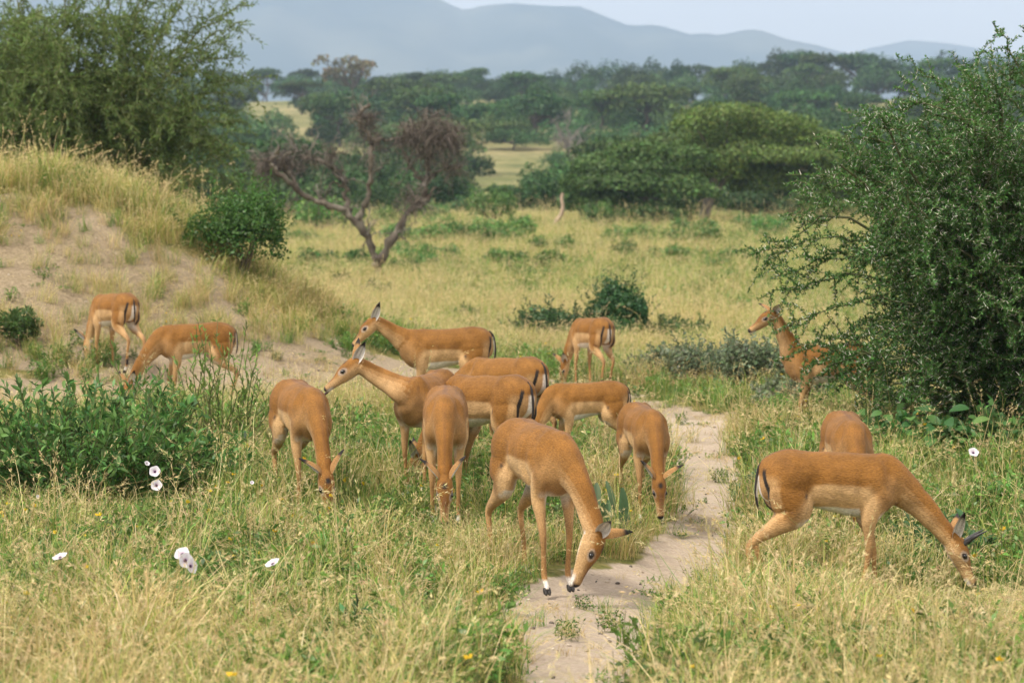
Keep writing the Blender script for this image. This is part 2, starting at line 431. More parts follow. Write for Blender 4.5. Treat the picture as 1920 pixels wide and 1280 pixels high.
def coat_mat():
    m, t = new_mat("impala_coat"); n, l = t.nodes, t.links.new
    out = n.new("ShaderNodeOutputMaterial"); p = n.new("ShaderNodeBsdfPrincipled")
    p.inputs['Roughness'].default_value = .7; p.inputs['Specular IOR Level'].default_value = .15
    p.inputs['Sheen Weight'].default_value = .04; p.inputs['Sheen Roughness'].default_value = .5
    at = n.new("ShaderNodeAttribute"); at.attribute_name = 'Col'
    tcn = n.new("ShaderNodeTexCoord")
    big = n.new("ShaderNodeTexNoise"); big.inputs['Scale'].default_value = 9; big.inputs['Detail'].default_value = 4
    fm = n.new("ShaderNodeMapping"); fm.inputs['Scale'].default_value = (.6, 1.7, 1.7)
    fine = n.new("ShaderNodeTexNoise"); fine.inputs['Scale'].default_value = 95; fine.inputs['Detail'].default_value = 3
    l(tcn.outputs['Object'], big.inputs['Vector']); l(tcn.outputs['Object'], fm.inputs[0]); l(fm.outputs[0], fine.inputs['Vector'])
    hs = n.new("ShaderNodeHueSaturation")
    a = n.new("ShaderNodeMapRange"); a.inputs['From Min'].default_value, a.inputs['From Max'].default_value = .3, .7
    a.inputs['To Min'].default_value, a.inputs['To Max'].default_value = .78, 1.2
    b = n.new("ShaderNodeMapRange"); b.inputs['From Min'].default_value, b.inputs['From Max'].default_value = .3, .7
    b.inputs['To Min'].default_value, b.inputs['To Max'].default_value = .74, 1.25
    mu = n.new("ShaderNodeMath"); mu.operation = 'MULTIPLY'
    l(big.outputs['Fac'], a.inputs['Value']); l(fine.outputs['Fac'], b.inputs['Value']); l(a.outputs[0], mu.inputs[0]); l(b.outputs[0], mu.inputs[1])
    l(mu.outputs[0], hs.inputs['Value']); l(at.outputs['Color'], hs.inputs['Color']); l(hs.outputs[0], p.inputs['Base Color'])
    bp = n.new("ShaderNodeBump"); bp.inputs['Strength'].default_value = .6; bp.inputs['Distance'].default_value = .008
    l(fine.outputs['Fac'], bp.inputs['Height']); l(bp.outputs[0], p.inputs['Normal']); l(p.outputs[0], out.inputs[0])
    return m
M_COAT = coat_mat()
M_EYE = attr_mat("eye_dark", .08, .6)
M_HORN = attr_mat("horn_hoof", .45, .4, .3, 50)

def catmull(P, n):
    P = np.asarray(P, float)
    Q = np.vstack([2 * P[0] - P[1], P, 2 * P[-1] - P[-2]])
    out = []
    for i in range(len(P) - 1):
        p0, p1, p2, p3 = Q[i:i + 4]
        for k in range(n):
            t = k / n
            out.append(.5 * (2 * p1 + (p2 - p0) * t + (2 * p0 - 5 * p1 + 4 * p2 - p3) * t * t + (3 * p1 - p0 - 3 * p2 + p3) * t ** 3))
    out.append(P[-1])
    return np.array(out)

def ring_tube(C, rv, rh, side, sides=18, sub=4):
    """closed lofted tube: returns verts, faces, t (0..1), v (-1..1 dorsal)"""
    data = catmull(np.column_stack([C, rv, rh, side]), sub)
    c, rv, rh, sd = data[:, :3], np.maximum(data[:, 3], .003), np.maximum(data[:, 4], .003), unit(data[:, 5:8])
    T = unit(np.gradient(c, axis=0)); sd = unit(sd - T * (sd * T).sum(1, keepdims=True)); U = np.cross(T, sd)
    m = len(c); a = np.arange(sides) * 2 * math.pi / sides
    V = c[:, None] + sd[:, None] * (rh[:, None] * np.cos(a))[..., None] + U[:, None] * (rv[:, None] * np.sin(a))[..., None]
    t = np.repeat(np.linspace(0, 1, m), sides); v = np.tile(np.sin(a), m)
    F = []
    for i in range(m - 1):
        for j in range(sides):
            k = (j + 1) % sides
            F.append((i * sides + j, i * sides + k, (i + 1) * sides + k, (i + 1) * sides + j))
    F.append(tuple(range(sides))[::-1]); F.append(tuple((m - 1) * sides + j for j in range(sides)))
    return V.reshape(-1, 3), F, t, v

def sstep(a, b, x):
    t = np.clip((x - a) / (b - a), 0, 1); return t * t * (3 - 2 * t)

def mixc(A, B, w):
    w = np.asarray(w)[:, None]; return A * (1 - w) + B * w

def ear_mesh(name, L_=.15, W=.062):
    """a cupped leaf-shaped ear along +z, its open side towards +x"""
    B = Bag(); nu, nv = 10, 7
    def layer(off, inner):
        V, C = [], []
        for i in range(nu):
            t = i / (nu - 1)
            w = W * .5 * (math.sin(math.pi * min(1, .16 + .84 * t) ** .85) ** .8 if t < .999 else .03) * (1 - .15 * t)
            for j in range(nv):
                s = -1 + 2 * j / (nv - 1)
                cup = (1 - s * s) * w * .75
                V.append((-cup + off * (1 - s * s * .9) + .10 * L_ * t * t, s * w, t * L_))
                tip = float(sstep(np.array(.66), np.array(.8), np.array(t + .06 * abs(s))))
                if inner:
                    st = .5 + .5 * math.sin(s * 9 + t * 3)
                    c = WHITE * (.95 - .45 * st * (t < .7) * (abs(s) < .7))
                    c = c * (1 - .25 * math.exp(-t * 6)) ; c = c * (1 - tip) + BLACK * tip
                else:
                    c = TAN * (1 - tip) + BLACK * tip
                C.append(c)
        F = [(i * nv + j, i * nv + j + 1, (i + 1) * nv + j + 1, (i + 1) * nv + j) for i in range(nu - 1) for j in range(nv - 1)]
        return V, F, C
    V, F, C = layer(0.0, True); B.add(V, F, C)
    V, F, C = layer(-.007, False); B.add(V, [f[::-1] for f in F], C)
    return B.mesh(name)

def uv_ball(c, r, col, n=10):
    B = Bag(); V = []
    for i in range(n + 1):
        th = math.pi * i / n
        for j in range(n * 2):
            ph = math.pi * j / n; V.append((c[0] + r * math.sin(th) * math.cos(ph), c[1] + r * math.sin(th) * math.sin(ph), c[2] + r * math.cos(th)))
    F = [(i * 2 * n + j, i * 2 * n + (j + 1) % (2 * n), (i + 1) * 2 * n + (j + 1) % (2 * n), (i + 1) * 2 * n + j) for i in range(n) for j in range(2 * n)]
    B.add(V, F, col); return B

EAR_ME = ear_mesh("ear", .172, .074)

def make_impala(pos, yaw, label, scale=1.0, poll=(.60, 0, .30), head=(.45, 0, -.9), neck_bend=.10, feet=((0, 0), (0, 0), (0, 0), (0, 0)),
                arch=.012, ears=((-.25, .75, .55), (-.25, -.75, .55)), face=None, horns=False, tongue=False, voxel=.0095, tone=1.0, fat=1.0, tail_sway=0.0):
    """feet: (dx, dy) shifts of front left, front right, hind left, hind right hooves. +x is forward, +y the animal's left."""
    root = empty("impala", pos, yaw, scale)
    tag(root, label, "impala", "impalas grazing in the grass")
    src = []                                                  # (verts, faces, tube id, t, v)
    def add(tid, *r): src.append((r[0], r[1], np.full(len(r[0]), tid), r[2], r[3]))
    Y = np.array([0, 1., 0])
    # torso
    lr = .93
    R = np.array([(-.415, .685, .040, .035), (-.395, .685, .095, .075), (-.34, .69, .142, .122), (-.25, .692, .166, .146), (-.12, .680, .158, .136),
                  (.02, .664, .170, .146), (.14, .652, .180, .143), (.24, .660, .176, .122), (.315, .675, .146, .098), (.37, .685, .100, .070), (.395, .69, .045, .035)])
    cz = R[:, 1] + arch * (1 - ((R[:, 0] + .04) / .38) ** 2)
    bulge = np.where((R[:, 0] > -.2) & (R[:, 0] < .2), fat, 1)
    C = np.column_stack([R[:, 0], 0 * cz, cz])
    add(0, *ring_tube(C, R[:, 2] * (1 + (bulge - 1) * .5), R[:, 3] * bulge, np.tile(-Y, (len(R), 1)) * -1, 22))
    # neck
    poll = np.array(poll, float); hd = unit(np.array(head, float))
    b0, b1 = np.array([.17, 0, .695]), np.array([.30, 0, .715])
    up = np.array([0, 0, 1.])
    fw = poll - b1; mid = b1 + fw * .5 + np.array([.55, 0, .8]) * neck_bend * (1 if hd[2] < -.5 else -.7)
    hside = np.cross(up, hd) if abs(hd[2]) < .97 else np.cross(up, poll * np.array([1, 1, 0]) - np.array([.1, 0, 0]))
    hside = unit(hside)
    if face is not None: hside = unit(np.cross(np.array(face, float), hd))
    hup = np.cross(hd, hside)
    pin = poll + hd * .045 - hup * .012
    P = [b0, b1, .25 * b1 + .5 * mid + .25 * poll + .0 * up, poll * .93 + mid * .07, pin]
    sides = np.array([Y, Y, unit(.7 * Y + .3 * hside), hside, hside])
    add(1, *ring_tube(P, [.125, .130, .078, .055, .045], [.090, .088, .053, .046, .040], sides, 16, 6))
    # head
    hs = np.array([-.035, -.01, .04, .09, .135, .18, .225, .262, .283, .294])
    hv = np.array([.028, .050, .062, .061, .052, .0405, .0335, .0300, .0245, .011])
    hh = np.array([.026, .044, .053, .0535, .0435, .0325, .0280, .0270, .0225, .011])
    ho = np.array([.0, .004, .006, .002, -.005, -.012, -.0165, -.019, -.021, -.021])
    add(2, *ring_tube(poll + hs[:, None] * hd + ho[:, None] * hup, hv, hh, np.tile(hside, (len(hs), 1)), 16, 3))
    # legs
    hooves = []
    for k, (front, sy) in enumerate(((1, 1), (1, -1), (0, 1), (0, -1))):
        dx, dy = feet[k]
        if front:
            foot = np.array([.245 + dx, sy * .082 + dy, 0.0])
            el = np.array([.20 + dx * .12, sy * .088, .50]); fet = foot + np.array([-.022, 0, .098])
            kn = el * .46 + fet * .54 + np.array([.018, 0, .01])
            P = [(.275, sy * .075, .70), (.235, sy * .090, .60), el, el * .55 + kn * .45, kn, kn * .55 + fet * .45 , fet, foot + np.array([.004, 0, .05]), foot + np.array([.014, 0, .024])]
            r1 = [.060, .078, .054, .032, .0225, .0165, .0195, .0165, .019]; r2 = [.030, .046, .040, .027, .0205, .0155, .018, .016, .018]
        else:
            foot = np.array([-.315 + dx, sy * .080 + dy, 0.0])
            st = np.array([-.185 + dx * .18, sy * .095, .535]); fet = foot + np.array([-.025, 0, .105])
            hk = np.array([-.405 + dx * .62, sy * .082 + dy * .6, .365 - abs(dx) * .06])
            gask = st * .42 + hk * .58 + np.array([.010, 0, -.005])
            P = [(-.26, sy * .070, .74), (-.255, sy * .085, .63), st * .75 + np.array([-.30, sy * .09, .54]) * .25, gask + np.array([.012, 0, .02]), hk + np.array([.005, 0, 0]), hk * .55 + fet * .45 + np.array([.004, 0, 0]), fet, foot + np.array([.0, 0, .052]), foot + np.array([.012, 0, .024])]
            r1 = [.090, .125, .092, .048, .0265, .0185, .0205, .0175, .019]; r2 = [.045, .064, .056, .036, .0215, .0165, .0185, .016, .018]
        P = np.array(P, float)
        add(3 + k, *ring_tube(P, [q * (lr if i > 3 else 1) for i, q in enumerate(r1)], [q * (lr if i > 3 else 1) for i, q in enumerate(r2)], np.tile(np.array([0, -1., 0]), (len(P), 1)), 12, 5))
        hooves.append(foot)
    # union, smooth
    V, F, n0 = [], [], 0
    for s in src:
        V.append(s[0]); F += [tuple(i + n0 for i in f) for f in s[1]]; n0 += len(s[0])
    V = np.concatenate(V); tid = np.concatenate([s[2] for s in src]); tt = np.concatenate([s[3] for s in src]); vv = np.concatenate([s[4] for s in src])
    tmp = bpy.data.objects.new("tmp", mesh("tmp", V, F)); COL.objects.link(tmp)
    rm = tmp.modifiers.new("r", 'REMESH'); rm.mode = 'VOXEL'; rm.voxel_size = voxel; rm.use_smooth_shade = True
    sm = tmp.modifiers.new("s", 'SMOOTH'); sm.factor = .5; sm.iterations = 4
    me = bpy.data.meshes.new_from_object(tmp.evaluated_get(bpy.context.evaluated_depsgraph_get()))
    bpy.data.objects.remove(tmp)
    me.name = "impala_body"
    n = len(me.vertices)
    X = np.empty(n * 3, np.float32); me.vertices.foreach_get('co', X); X = X.reshape(-1, 3).astype(float)
    Nn = np.empty(n * 3, np.float32); me.vertices.foreach_get('normal', Nn); Nn = Nn.reshape(-1, 3).astype(float)
    rel = np.array([mnoise.noise(Vector((p[0] * 7 + yaw, p[1] * 11, p[2] * 7))) + .5 * mnoise.noise(Vector((p[0] * 16, p[1] * 18 + yaw, p[2] * 14))) for p in X])
    ribs = np.sin((X[:, 0] + .25 * X[:, 2]) * 62) * sstep(-.12, -.02, X[:, 0]) * sstep(.22, .12, X[:, 0]) * sstep(.50, .56, X[:, 2]) * sstep(.76, .68, X[:, 2]) * .0014
    def bmp(cx, cy, cz, sx, sz, h): return h * np.exp(-.5 * (((X[:, 0] - cx) / sx) ** 2 + ((X[:, 2] - cz) / sz) ** 2)) * (np.abs(X[:, 1]) > cy)
    ribs = ribs + bmp(-.23, .05, .845, .03, .025, .012) + bmp(.245, .04, .79, .022, .07, .011) + bmp(.285, .05, .66, .035, .05, .010) - bmp(.135, .06, .64, .022, .08, .012) - bmp(-.135, .06, .70, .035, .05, .015) - bmp(.31, .04, .74, .02, .04, .010) + bmp(-.26, .07, .70, .06, .07, .006)
    X = X + Nn * (rel * .0055 * sstep(.30, .50, X[:, 2]) + ribs)[:, None]
    me.vertices.foreach_set('co', X.astype(np.float32).ravel()); me.update()
    kd = kdtree.KDTree(len(V))
    for i, p in enumerate(V): kd.insert(p, i)
    kd.balance()
    near = np.array([kd.find(p)[1] for p in X])
    ti, t, v = tid[near], tt[near], vv[near]
    x, y, z = X.T; ay = np.abs(y)
    wob = np.array([mnoise.noise(Vector((p[0] * 9, p[1] * 9, p[2] * 9))) for p in X])
    # trunk pattern from position in the animal's own frame
    bx = arch * (1 - ((x + .04) / .38) ** 2)
    zline = .655 + bx + .012 * wob + .10 * sstep(.20, .36, x) * 0 - .22 * sstep(-.12, -.27, x) - .17 * sstep(.17, .30, x)
    soft = .012 + .10 * sstep(-.10, -.25, x) + .10 * sstep(.14, .28, x)
    up_w = sstep(-1, 1, (z - zline) / soft)
    trunk = mixc(np.tile(FLANK, (n, 1)), np.tile(SADDLE, (n, 1)), up_w)
    trunk = mixc(trunk, np.tile(SADDLE * .45 + FLANK * .55, (n, 1)), sstep(.16, .34, x) * sstep(.78, .60, z) * .7)
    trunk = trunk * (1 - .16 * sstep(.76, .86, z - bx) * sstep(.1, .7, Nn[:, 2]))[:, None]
    belly = sstep(.550 + .012 * wob, .530 + .012 * wob, z) * sstep(-.25, -.21, x) * sstep(.30, .2, x) * sstep(-.35, -.6, Nn[:, 2] * 1.0)
    belly = np.maximum(belly, sstep(.570, .556, z + .012 * wob + .09 * np.clip(x, 0, 1)) * sstep(-.22, -.18, x) * sstep(.24, .18, x) * (ti == 0))
    trunk = mixc(trunk, np.tile(WHITE, (n, 1)), belly)
    inner = sstep(.2, .75, -Nn[:, 1] * np.sign(y)) * sstep(.60, .54, z) * (ti >= 3) * sstep(.30, .40, z)
    trunk = mixc(trunk, np.tile(WHITE * .9, (n, 1)), inner * .85)
    spine = sstep(.020, .006, ay + .006 * wob) * sstep(.6, .8, Nn[:, 2]) * sstep(-.42, -.36, x) * (ti == 0) * .62
    trunk = mixc(trunk, np.tile(DARKB * .8, (n, 1)), spine)
    # rump: white seat, black stripe each side
    back = sstep(.25, .55, -Nn[:, 0]) * sstep(-.24, -.29, x) * (z > .45)
    seat = back * sstep(.030, .020, ay + .006 * wob) * sstep(.745, .72, z) * .9
    trunk = mixc(trunk, np.tile(FLANK * 1.08, (n, 1)), back * .6 * sstep(.76, .70, z))
    trunk = mixc(trunk, np.tile(WHITE, (n, 1)), seat)
    yc = .066 + .022 * np.sin(np.clip((z - .50) / .27, 0, 1) * math.pi)
    stripe = sstep(.0135, .0085, np.abs(ay - yc)) * sstep(.50, .54, z) * sstep(.79, .755, z) * sstep(.05, .2, -Nn[:, 0]) * sstep(-.24, -.28, x)
    trunk = mixc(trunk, np.tile(BLACK, (n, 1)), stripe)
    fold = np.exp(-(((x + .175) / .011) ** 2 + ((z - .60 - bx) / .016) ** 2)) * (ay > .08)
    trunk = mixc(trunk, np.tile(BLACK, (n, 1)), np.clip(fold * .9, 0, .8))
    col = trunk
    # lower legs
    leg = ti >= 3
    c_leg = np.tile(TAN * 1.05, (n, 1))
    hind = ti >= 5
    c_leg = mixc(c_leg, np.tile(FLANK, (n, 1)), sstep(.2, .5, z) * .8)
    tuft = hind * sstep(.018, .0, np.abs(z - .125) - .024) * sstep(.0, .5, -Nn[:, 0] + .15)
    c_leg = mixc(c_leg, np.tile(BLACK, (n, 1)), tuft)
    c_leg = mixc(c_leg, np.tile(WHITE, (n, 1)), sstep(.082, .066, z) * .9)
    hockd = hind * sstep(.1, .7, -Nn[:, 0]) * sstep(.30, .36, z) * sstep(.45, .40, z) * .5
    c_leg = mixc(c_leg, np.tile(DARKB, (n, 1)), hockd)
    wl = leg * sstep(.52, .42, z)
    col = mixc(col, c_leg, wl)
    # neck
    nk = ti == 1
    c_n = mixc(np.tile(FLANK * .95, (n, 1)), np.tile(SADDLE * 1.06, (n, 1)), sstep(-.75, .55, v))
    c_n = mixc(c_n, np.tile(DARKB, (n, 1)), sstep(.94, .99, v) * .35 * sstep(1., .5, t))
    c_n = mixc(c_n, np.tile(WHITE, (n, 1)), sstep(.72, .85, t) * sstep(-.7, -.95, v) * .7)
    wn = nk * sstep(.16, .50, t)
    col = mixc(col, c_n, wn)
    # head, in its own axes
    q = X - poll; s_ = q @ hd; l_ = np.abs(q @ hside); u_ = q @ hup
    c_h = mixc(np.tile(FLANK * .98, (n, 1)), np.tile(SADDLE * 1.05, (n, 1)), sstep(-.015, .035, u_))
    c_h = mixc(c_h, np.tile(DARKB * 1.15, (n, 1)), sstep(.018, .010, l_) * sstep(.10, .15, s_) * sstep(.27, .23, s_) * (u_ > -.02) * .75)
    spot = np.exp(-(((s_ - .065) / .020) ** 2 + (l_ / .016) ** 2) * 1.0) * (u_ > .03)
    c_h = mixc(c_h, np.tile(BLACK, (n, 1)), np.clip(spot * 1.6, 0, 1))
    eye_l = np.array([.112, .047, .020])
    de = np.sqrt((s_ - eye_l[0]) ** 2 + (u_ - eye_l[2]) ** 2)
    c_h = mixc(c_h, np.tile(WHITE * .75, (n, 1)), sstep(.027, .018, np.sqrt((s_ - eye_l[0]) ** 2 * .40 + (u_ - eye_l[2]) ** 2 * 1.1) + .006 * wob) * (l_ > .022) * .40)
    c_h = mixc(c_h, np.tile(BLACK, (n, 1)), sstep(.018, .013, np.sqrt((s_ - eye_l[0]) ** 2 * .5 + (u_ - eye_l[2]) ** 2 * 1.3)) * (l_ > .02))
    c_h = mixc(c_h, np.tile(WHITE, (n, 1)), sstep(.215, .250, s_) * sstep(-.022, -.032, u_) * .85)
    c_h = mixc(c_h, np.tile(WHITE, (n, 1)), sstep(-.046, -.056, u_) * sstep(.03, .08, s_) * .45)
    c_h = mixc(c_h, np.tile(BLACK, (n, 1)), sstep(.268, .280, s_) * sstep(-.034, -.024, u_))
    c_h = mixc(c_h, np.tile(DARKB * .6, (n, 1)), np.exp(-(((s_ - .27) / .02) ** 2 + ((u_ + .028) / .0035) ** 2)) * .8)
    col = mixc(col, c_h, (ti == 2) * 1.0)
    color_attr(me, np.clip(col * tone, .01, .9))
    me.materials.clear(); me.materials.append(M_COAT)
    me.polygons.foreach_set('use_smooth', np.ones(len(me.polygons), bool))
    link("body", me, None, root)
    # eyes, ears, horns, hooves, tail
    for sy in (1, -1):
        c = poll + hd * .112 + hside * sy * .0425 + hup * .020
        link("eye", uv_ball(c, .0135, (.006, .005, .004)).mesh("eye"), M_EYE, root)
        e = link("ear", EAR_ME, M_COAT, root)
        d = np.array(ears[0 if sy == 1 else 1], float)
        dz = unit(hd * d[0] + hside * d[1] + hup * d[2])
        open_ = unit(hd * .8 + hside * sy * .45 + hup * -.25)
        ox = unit(open_ - dz * (open_ @ dz)); oy = np.cross(dz, ox)
        base = poll + hd * .004 + hside * sy * .040 + hup * .028
        e.matrix_local = Matrix(((ox[0], oy[0], dz[0], base[0]), (ox[1], oy[1], dz[1], base[1]), (ox[2], oy[2], dz[2], base[2]), (0, 0, 0, 1)))
        if horns:
            hb = Bag(); o = poll + hd * .055 + hside * sy * .022 + hup * .050
            tipd = unit(hup * 1.0 - hd * .16 + hside * sy * .12)
            ts = np.linspace(0, 1, 25); rr = .0145 * (1 - ts) ** .75 + .0012 + .0011 * np.sin(ts * 70) * (ts < .6)
            pts = o + ts[:, None] * tipd * .155 + (ts ** 2)[:, None] * hd * .022
            hb.tube(pts, 0, 0, (.030, .027, .026), 10, rr); link("horn", hb.mesh("horn"), M_HORN, root)
    if tongue:
        tb = Bag(); o = poll + hd * .262 - hup * .036
        tb.tube(np.array([o, o + hd * .03 - hup * .004, o + hd * .055 - hup * .007, o + hd * .068 - hup * .006]), 0, 0, (.07, .035, .035), 8, [.010, .0095, .008, .002])
        link("tongue", tb.mesh("tongue"), M_EYE, root)
    for f in hooves:
        hb = Bag()
        for sy in (-1, 1):
            c = f + np.array([.010, sy * .0095, 0])
            hb.tube(np.array([c + (-.004, 0, .036), c + (.0, 0, .024), c + (.010, 0, .010), c + (.020, 0, .001)]), 0, 0, (.025, .022, .02), 8, [.0105, .0125, .0125, .005])
        link("hoof", hb.mesh("hoof"), M_HORN, root)
    tb = Bag(); zt = arch * .2
    tp = catmull([(-.375, 0, .815 + zt), (-.412, .0, .775 + zt), (-.428, tail_sway * .3, .70), (-.430, tail_sway * .7, .62), (-.418, tail_sway, .545)], 5)
    n0 = tb.n; tb.tube(tp, 0, 0, WHITE, 8, np.interp(np.linspace(0, 1, len(tp)), [0, .25, .6, .85, 1], [.012, .010, .0095, .008, .003]))
    Vt = tb.V[0]; ctr = np.repeat(tp, 8, 0); off = Vt - ctr
    tb.C[0] = mixc(np.tile(WHITE * .95, (len(Vt), 1)), np.tile(BLACK * 1.2, (len(Vt), 1)), ((off[:, 0] < .004) | (ctr[:, 2] > .77)) * 1.0)
    link("tail", tb.mesh("tail"), M_COAT, root)
    return root
R_ = math.radians
def herd(px, d, yaw, label, dz=0.0, **k):
    x = (px - 960) / FPX * d
    return make_impala((x, d, hz(x, d) - .008 - .035 * float(bare(np.array([x]), np.array([d]))[0]) + dz), R_(yaw), label, **k)
UPR = (-.62, .45, .75)
def build_herd():
    # K
    herd(1008, 13.45, -66, "large impala grazing at the sandy trail edge in front, white front hoof showing", poll=(.57, .06, .345), head=(-.02, -.31, -.95), face=(.50, .86, .1), feet=((-.02, .0), (.04, 0), (.0, 0), (-.10, 0)), arch=.038, scale=1.05,
         ears=((-.45, .25, .85), (-.55, -.75, .30)), voxel=.0088)
    # O
    herd(1562, 13.45, 6, "young impala with two short black horns grazing in tall grass", poll=(.68, 0, .36), head=(.50, -.06, -.86), feet=((.05, 0), (-.07, 0), (-.02, 0), (-.13, 0)), arch=.03, dz=.03, horns=True, neck_bend=.05,
         ears=((-.55, .6, .55), (-.72, -.30, .62)), voxel=.0088)
    # N
    herd(1591, 15.7, -90, "impala facing the camera behind the horned one, only back and neck showing", arch=.03, poll=(.52, .0, .33), head=(.2, 0, -.98), tone=0.97)
    # E
    herd(564, 15.9, -70, "impala grazing head-on beside the leafy bush, both ears spread", arch=.03, poll=(.58, .0, .31), head=(.42, -.02, -.9), ears=((-.85, .38, .35), (-.6, -.75, .3)), feet=((0, 0), (.02, 0), (-.06, 0), (0, 0)), tone=1.0)
    # F
    herd(835, 15.6, -89, "impala in the herd's middle grazing straight towards the camera", arch=.03, poll=(.52, 0, .33), head=(.40, 0, -.92), ears=((-.75, .45, .4), (-.7, -.62, .4)), tone=1.04)
    # L
    herd(1208, 16.2, -80, "slim impala grazing head-on left of the sandy trail, dry stems across its face", scale=.90, arch=.02, poll=(.54, -.02, .36), head=(.35, 0, -.93), ears=((-.55, .75, .4), (-.7, -.5, .4)), feet=((0, 0), (0, 0), (0, 0), (-.04, 0)), tone=0.95)
    # J
    herd(1100, 18.4, 192, "small young impala grazing side-on behind the large front one, white belly showing", scale=.80, arch=.02, poll=(.52, .05, .30), head=(.45, 0, -.9), feet=((-.04, 0), (.03, 0), (.06, 0), (-.10, 0)), tone=1.06)
    # G
    herd(915, 16.75, 136, "impala seen from behind with striped rump, its spotted ears low in the yellow flowers", arch=.025, poll=(.58, .10, .24), head=(.35, .3, -.9), ears=((-.7, .45, .55), (-.7, -.45, .55)), feet=((0, 0), (.10, 0), (-.08, 0), (.08, 0)), tone=0.98)
    # H
    herd(948, 18.7, 138, "impala with striped rump and hidden head, grazing between two others by the trail", scale=.98, arch=.02, poll=(.60, .04, .50), head=(.4, .2, -.88), ears=((-.75, .3, .6), (-.75, -.3, .6)), feet=((0, 0), (.0, 0), (.04, 0), (-.06, 0)), tone=1.03)
    # D
    herd(800, 16.9, 250, "impala looking left with raised head and tongue out", dz=.03, scale=1.0, arch=.0, poll=(.42, -.34, .915), head=(.40, -.90, -.66), ears=((-.80, .30, .45), (-.70, -.3, .70)), tongue=True, feet=((.03, 0), (-.05, 0), (0, 0), (0, 0)), neck_bend=-.02, tone=1.0)
    # C
    herd(835, 20.9, 181, "alert impala standing side-on with its neck stretched forward, rearmost of the middle cluster", scale=1.0, arch=.006, dz=.05, poll=(.60, .02, .90), head=(.72, .04, -.66), ears=((-.85, .35, .42), (-.88, -.22, .42)), feet=((.03, 0), (-.05, 0), (.08, 0), (-.05, 0)), neck_bend=-.02, tone=0.95)
    # I
    herd(1110, 28.8, 118, "impala grazing by the round dark bush, pale face turned down", arch=.025, poll=(.54, .05, .30), head=(.05, .25, -.95), ears=((-.7, .5, .5), (-.5, -.5, .7)), feet=((.02, 0), (-.04, 0), (-.03, 0), (.06, 0)), tone=0.98)
    # A
    herd(214, 26.7, 130, "impala grazing on the bare slope of the mound, rump towards the camera", arch=.03, poll=(.50, .03, .34), head=(.05, .1, -.98), ears=((-.7, .5, .5), (-.5, -.5, .7)), feet=((.02, 0), (-.05, 0), (-.05, 0), (-.13, 0)), tone=1.03)
    # B
    herd(365, 24.4, 196, "impala at the foot of the mound with its head hidden behind the leafy bush", arch=.03, poll=(.66, .04, .24), head=(.60, .35, -.65), ears=((-.6, .4, .7), (-.5, -.5, .7)), feet=((-.02, 0), (.04, 0), (.0, 0), (-.06, 0)), tone=0.96)
    # M
    herd(1556, 22.2, 172, "impala with raised head standing half hidden behind the thorn bush", arch=.0, poll=(.49, .06, 1.09), head=(.74, .45, -.42), ears=((-.1, .85, .50), (-.1, -.85, .50)), feet=((.03, 0), (-.03, 0), (.05, 0), (.02, 0)), scale=1.04, neck_bend=.08, tone=0.92)
build_herd()
def scatter(name, P, rot, sc, pid, kinds=None):
    me = bpy.data.meshes.new(name); me.vertices.add(len(P)); me.vertices.foreach_set('co', np.asarray(P, np.float32).ravel())
    for nm, ty, key, arr in (('rot', 'FLOAT_VECTOR', 'vector', rot), ('scl', 'FLOAT', 'value', sc), ('pid', 'INT', 'value', pid)):
        a = me.attributes.new(nm, ty, 'POINT'); a.data.foreach_set(key, np.asarray(arr, np.int32 if ty == 'INT' else np.float32).ravel())
    o = link(name, me); tag(o, kind='stuff')
    g = bpy.data.node_groups.new(name, 'GeometryNodeTree')
    g.interface.new_socket('Geometry', in_out='INPUT', socket_type='NodeSocketGeometry'); g.interface.new_socket('Geometry', in_out='OUTPUT', socket_type='NodeSocketGeometry')
    n, l = g.nodes, g.links.new; gi, go = n.new('NodeGroupInput'), n.new('NodeGroupOutput')
    ci = n.new('GeometryNodeCollectionInfo'); ci.inputs['Collection'].default_value = kinds or GKINDS; ci.inputs['Separate Children'].default_value = True; ci.inputs['Reset Children'].default_value = True
    ip = n.new('GeometryNodeInstanceOnPoints'); ip.inputs['Pick Instance'].default_value = True
    def na(nm, ty):
        q = n.new('GeometryNodeInputNamedAttribute'); q.data_type = ty; q.inputs['Name'].default_value = nm
        return [s for s in q.outputs if s.enabled and s.name == 'Attribute'][0]
    l(gi.outputs[0], ip.inputs['Points']); l(ci.outputs[0], ip.inputs['Instance'])
    l(na('pid', 'INT'), ip.inputs['Instance Index']); l(na('rot', 'FLOAT_VECTOR'), ip.inputs['Rotation']); l(na('scl', 'FLOAT'), ip.inputs['Scale'])
    l(ip.outputs[0], go.inputs[0])
    md = o.modifiers.new("scatter", 'NODES'); md.node_group = g
    return o

# ------------------------------------------------------------------ thorn bush, thorn tree: one branching builder
def arch_path(a, b, lift, n=8, wob=.05, rng=RNG):
    a, b = np.asarray(a, float), np.asarray(b, float)
    t = np.linspace(0, 1, n)[:, None]; L_ = np.linalg.norm(b - a)
    P = a + (b - a) * t + np.array([0, 0, 1.]) * (lift * L_ * 4 * t * (1 - t)) + rng.normal(0, wob * L_, (n, 3)) * (t * (1 - t)) * 2.2
    return P

def along(P, t):
    f = t * (len(P) - 1); i = min(int(f), len(P) - 2); w = f - i
    return P[i] * (1 - w) + P[i + 1] * w, unit(P[i + 1] - P[i])

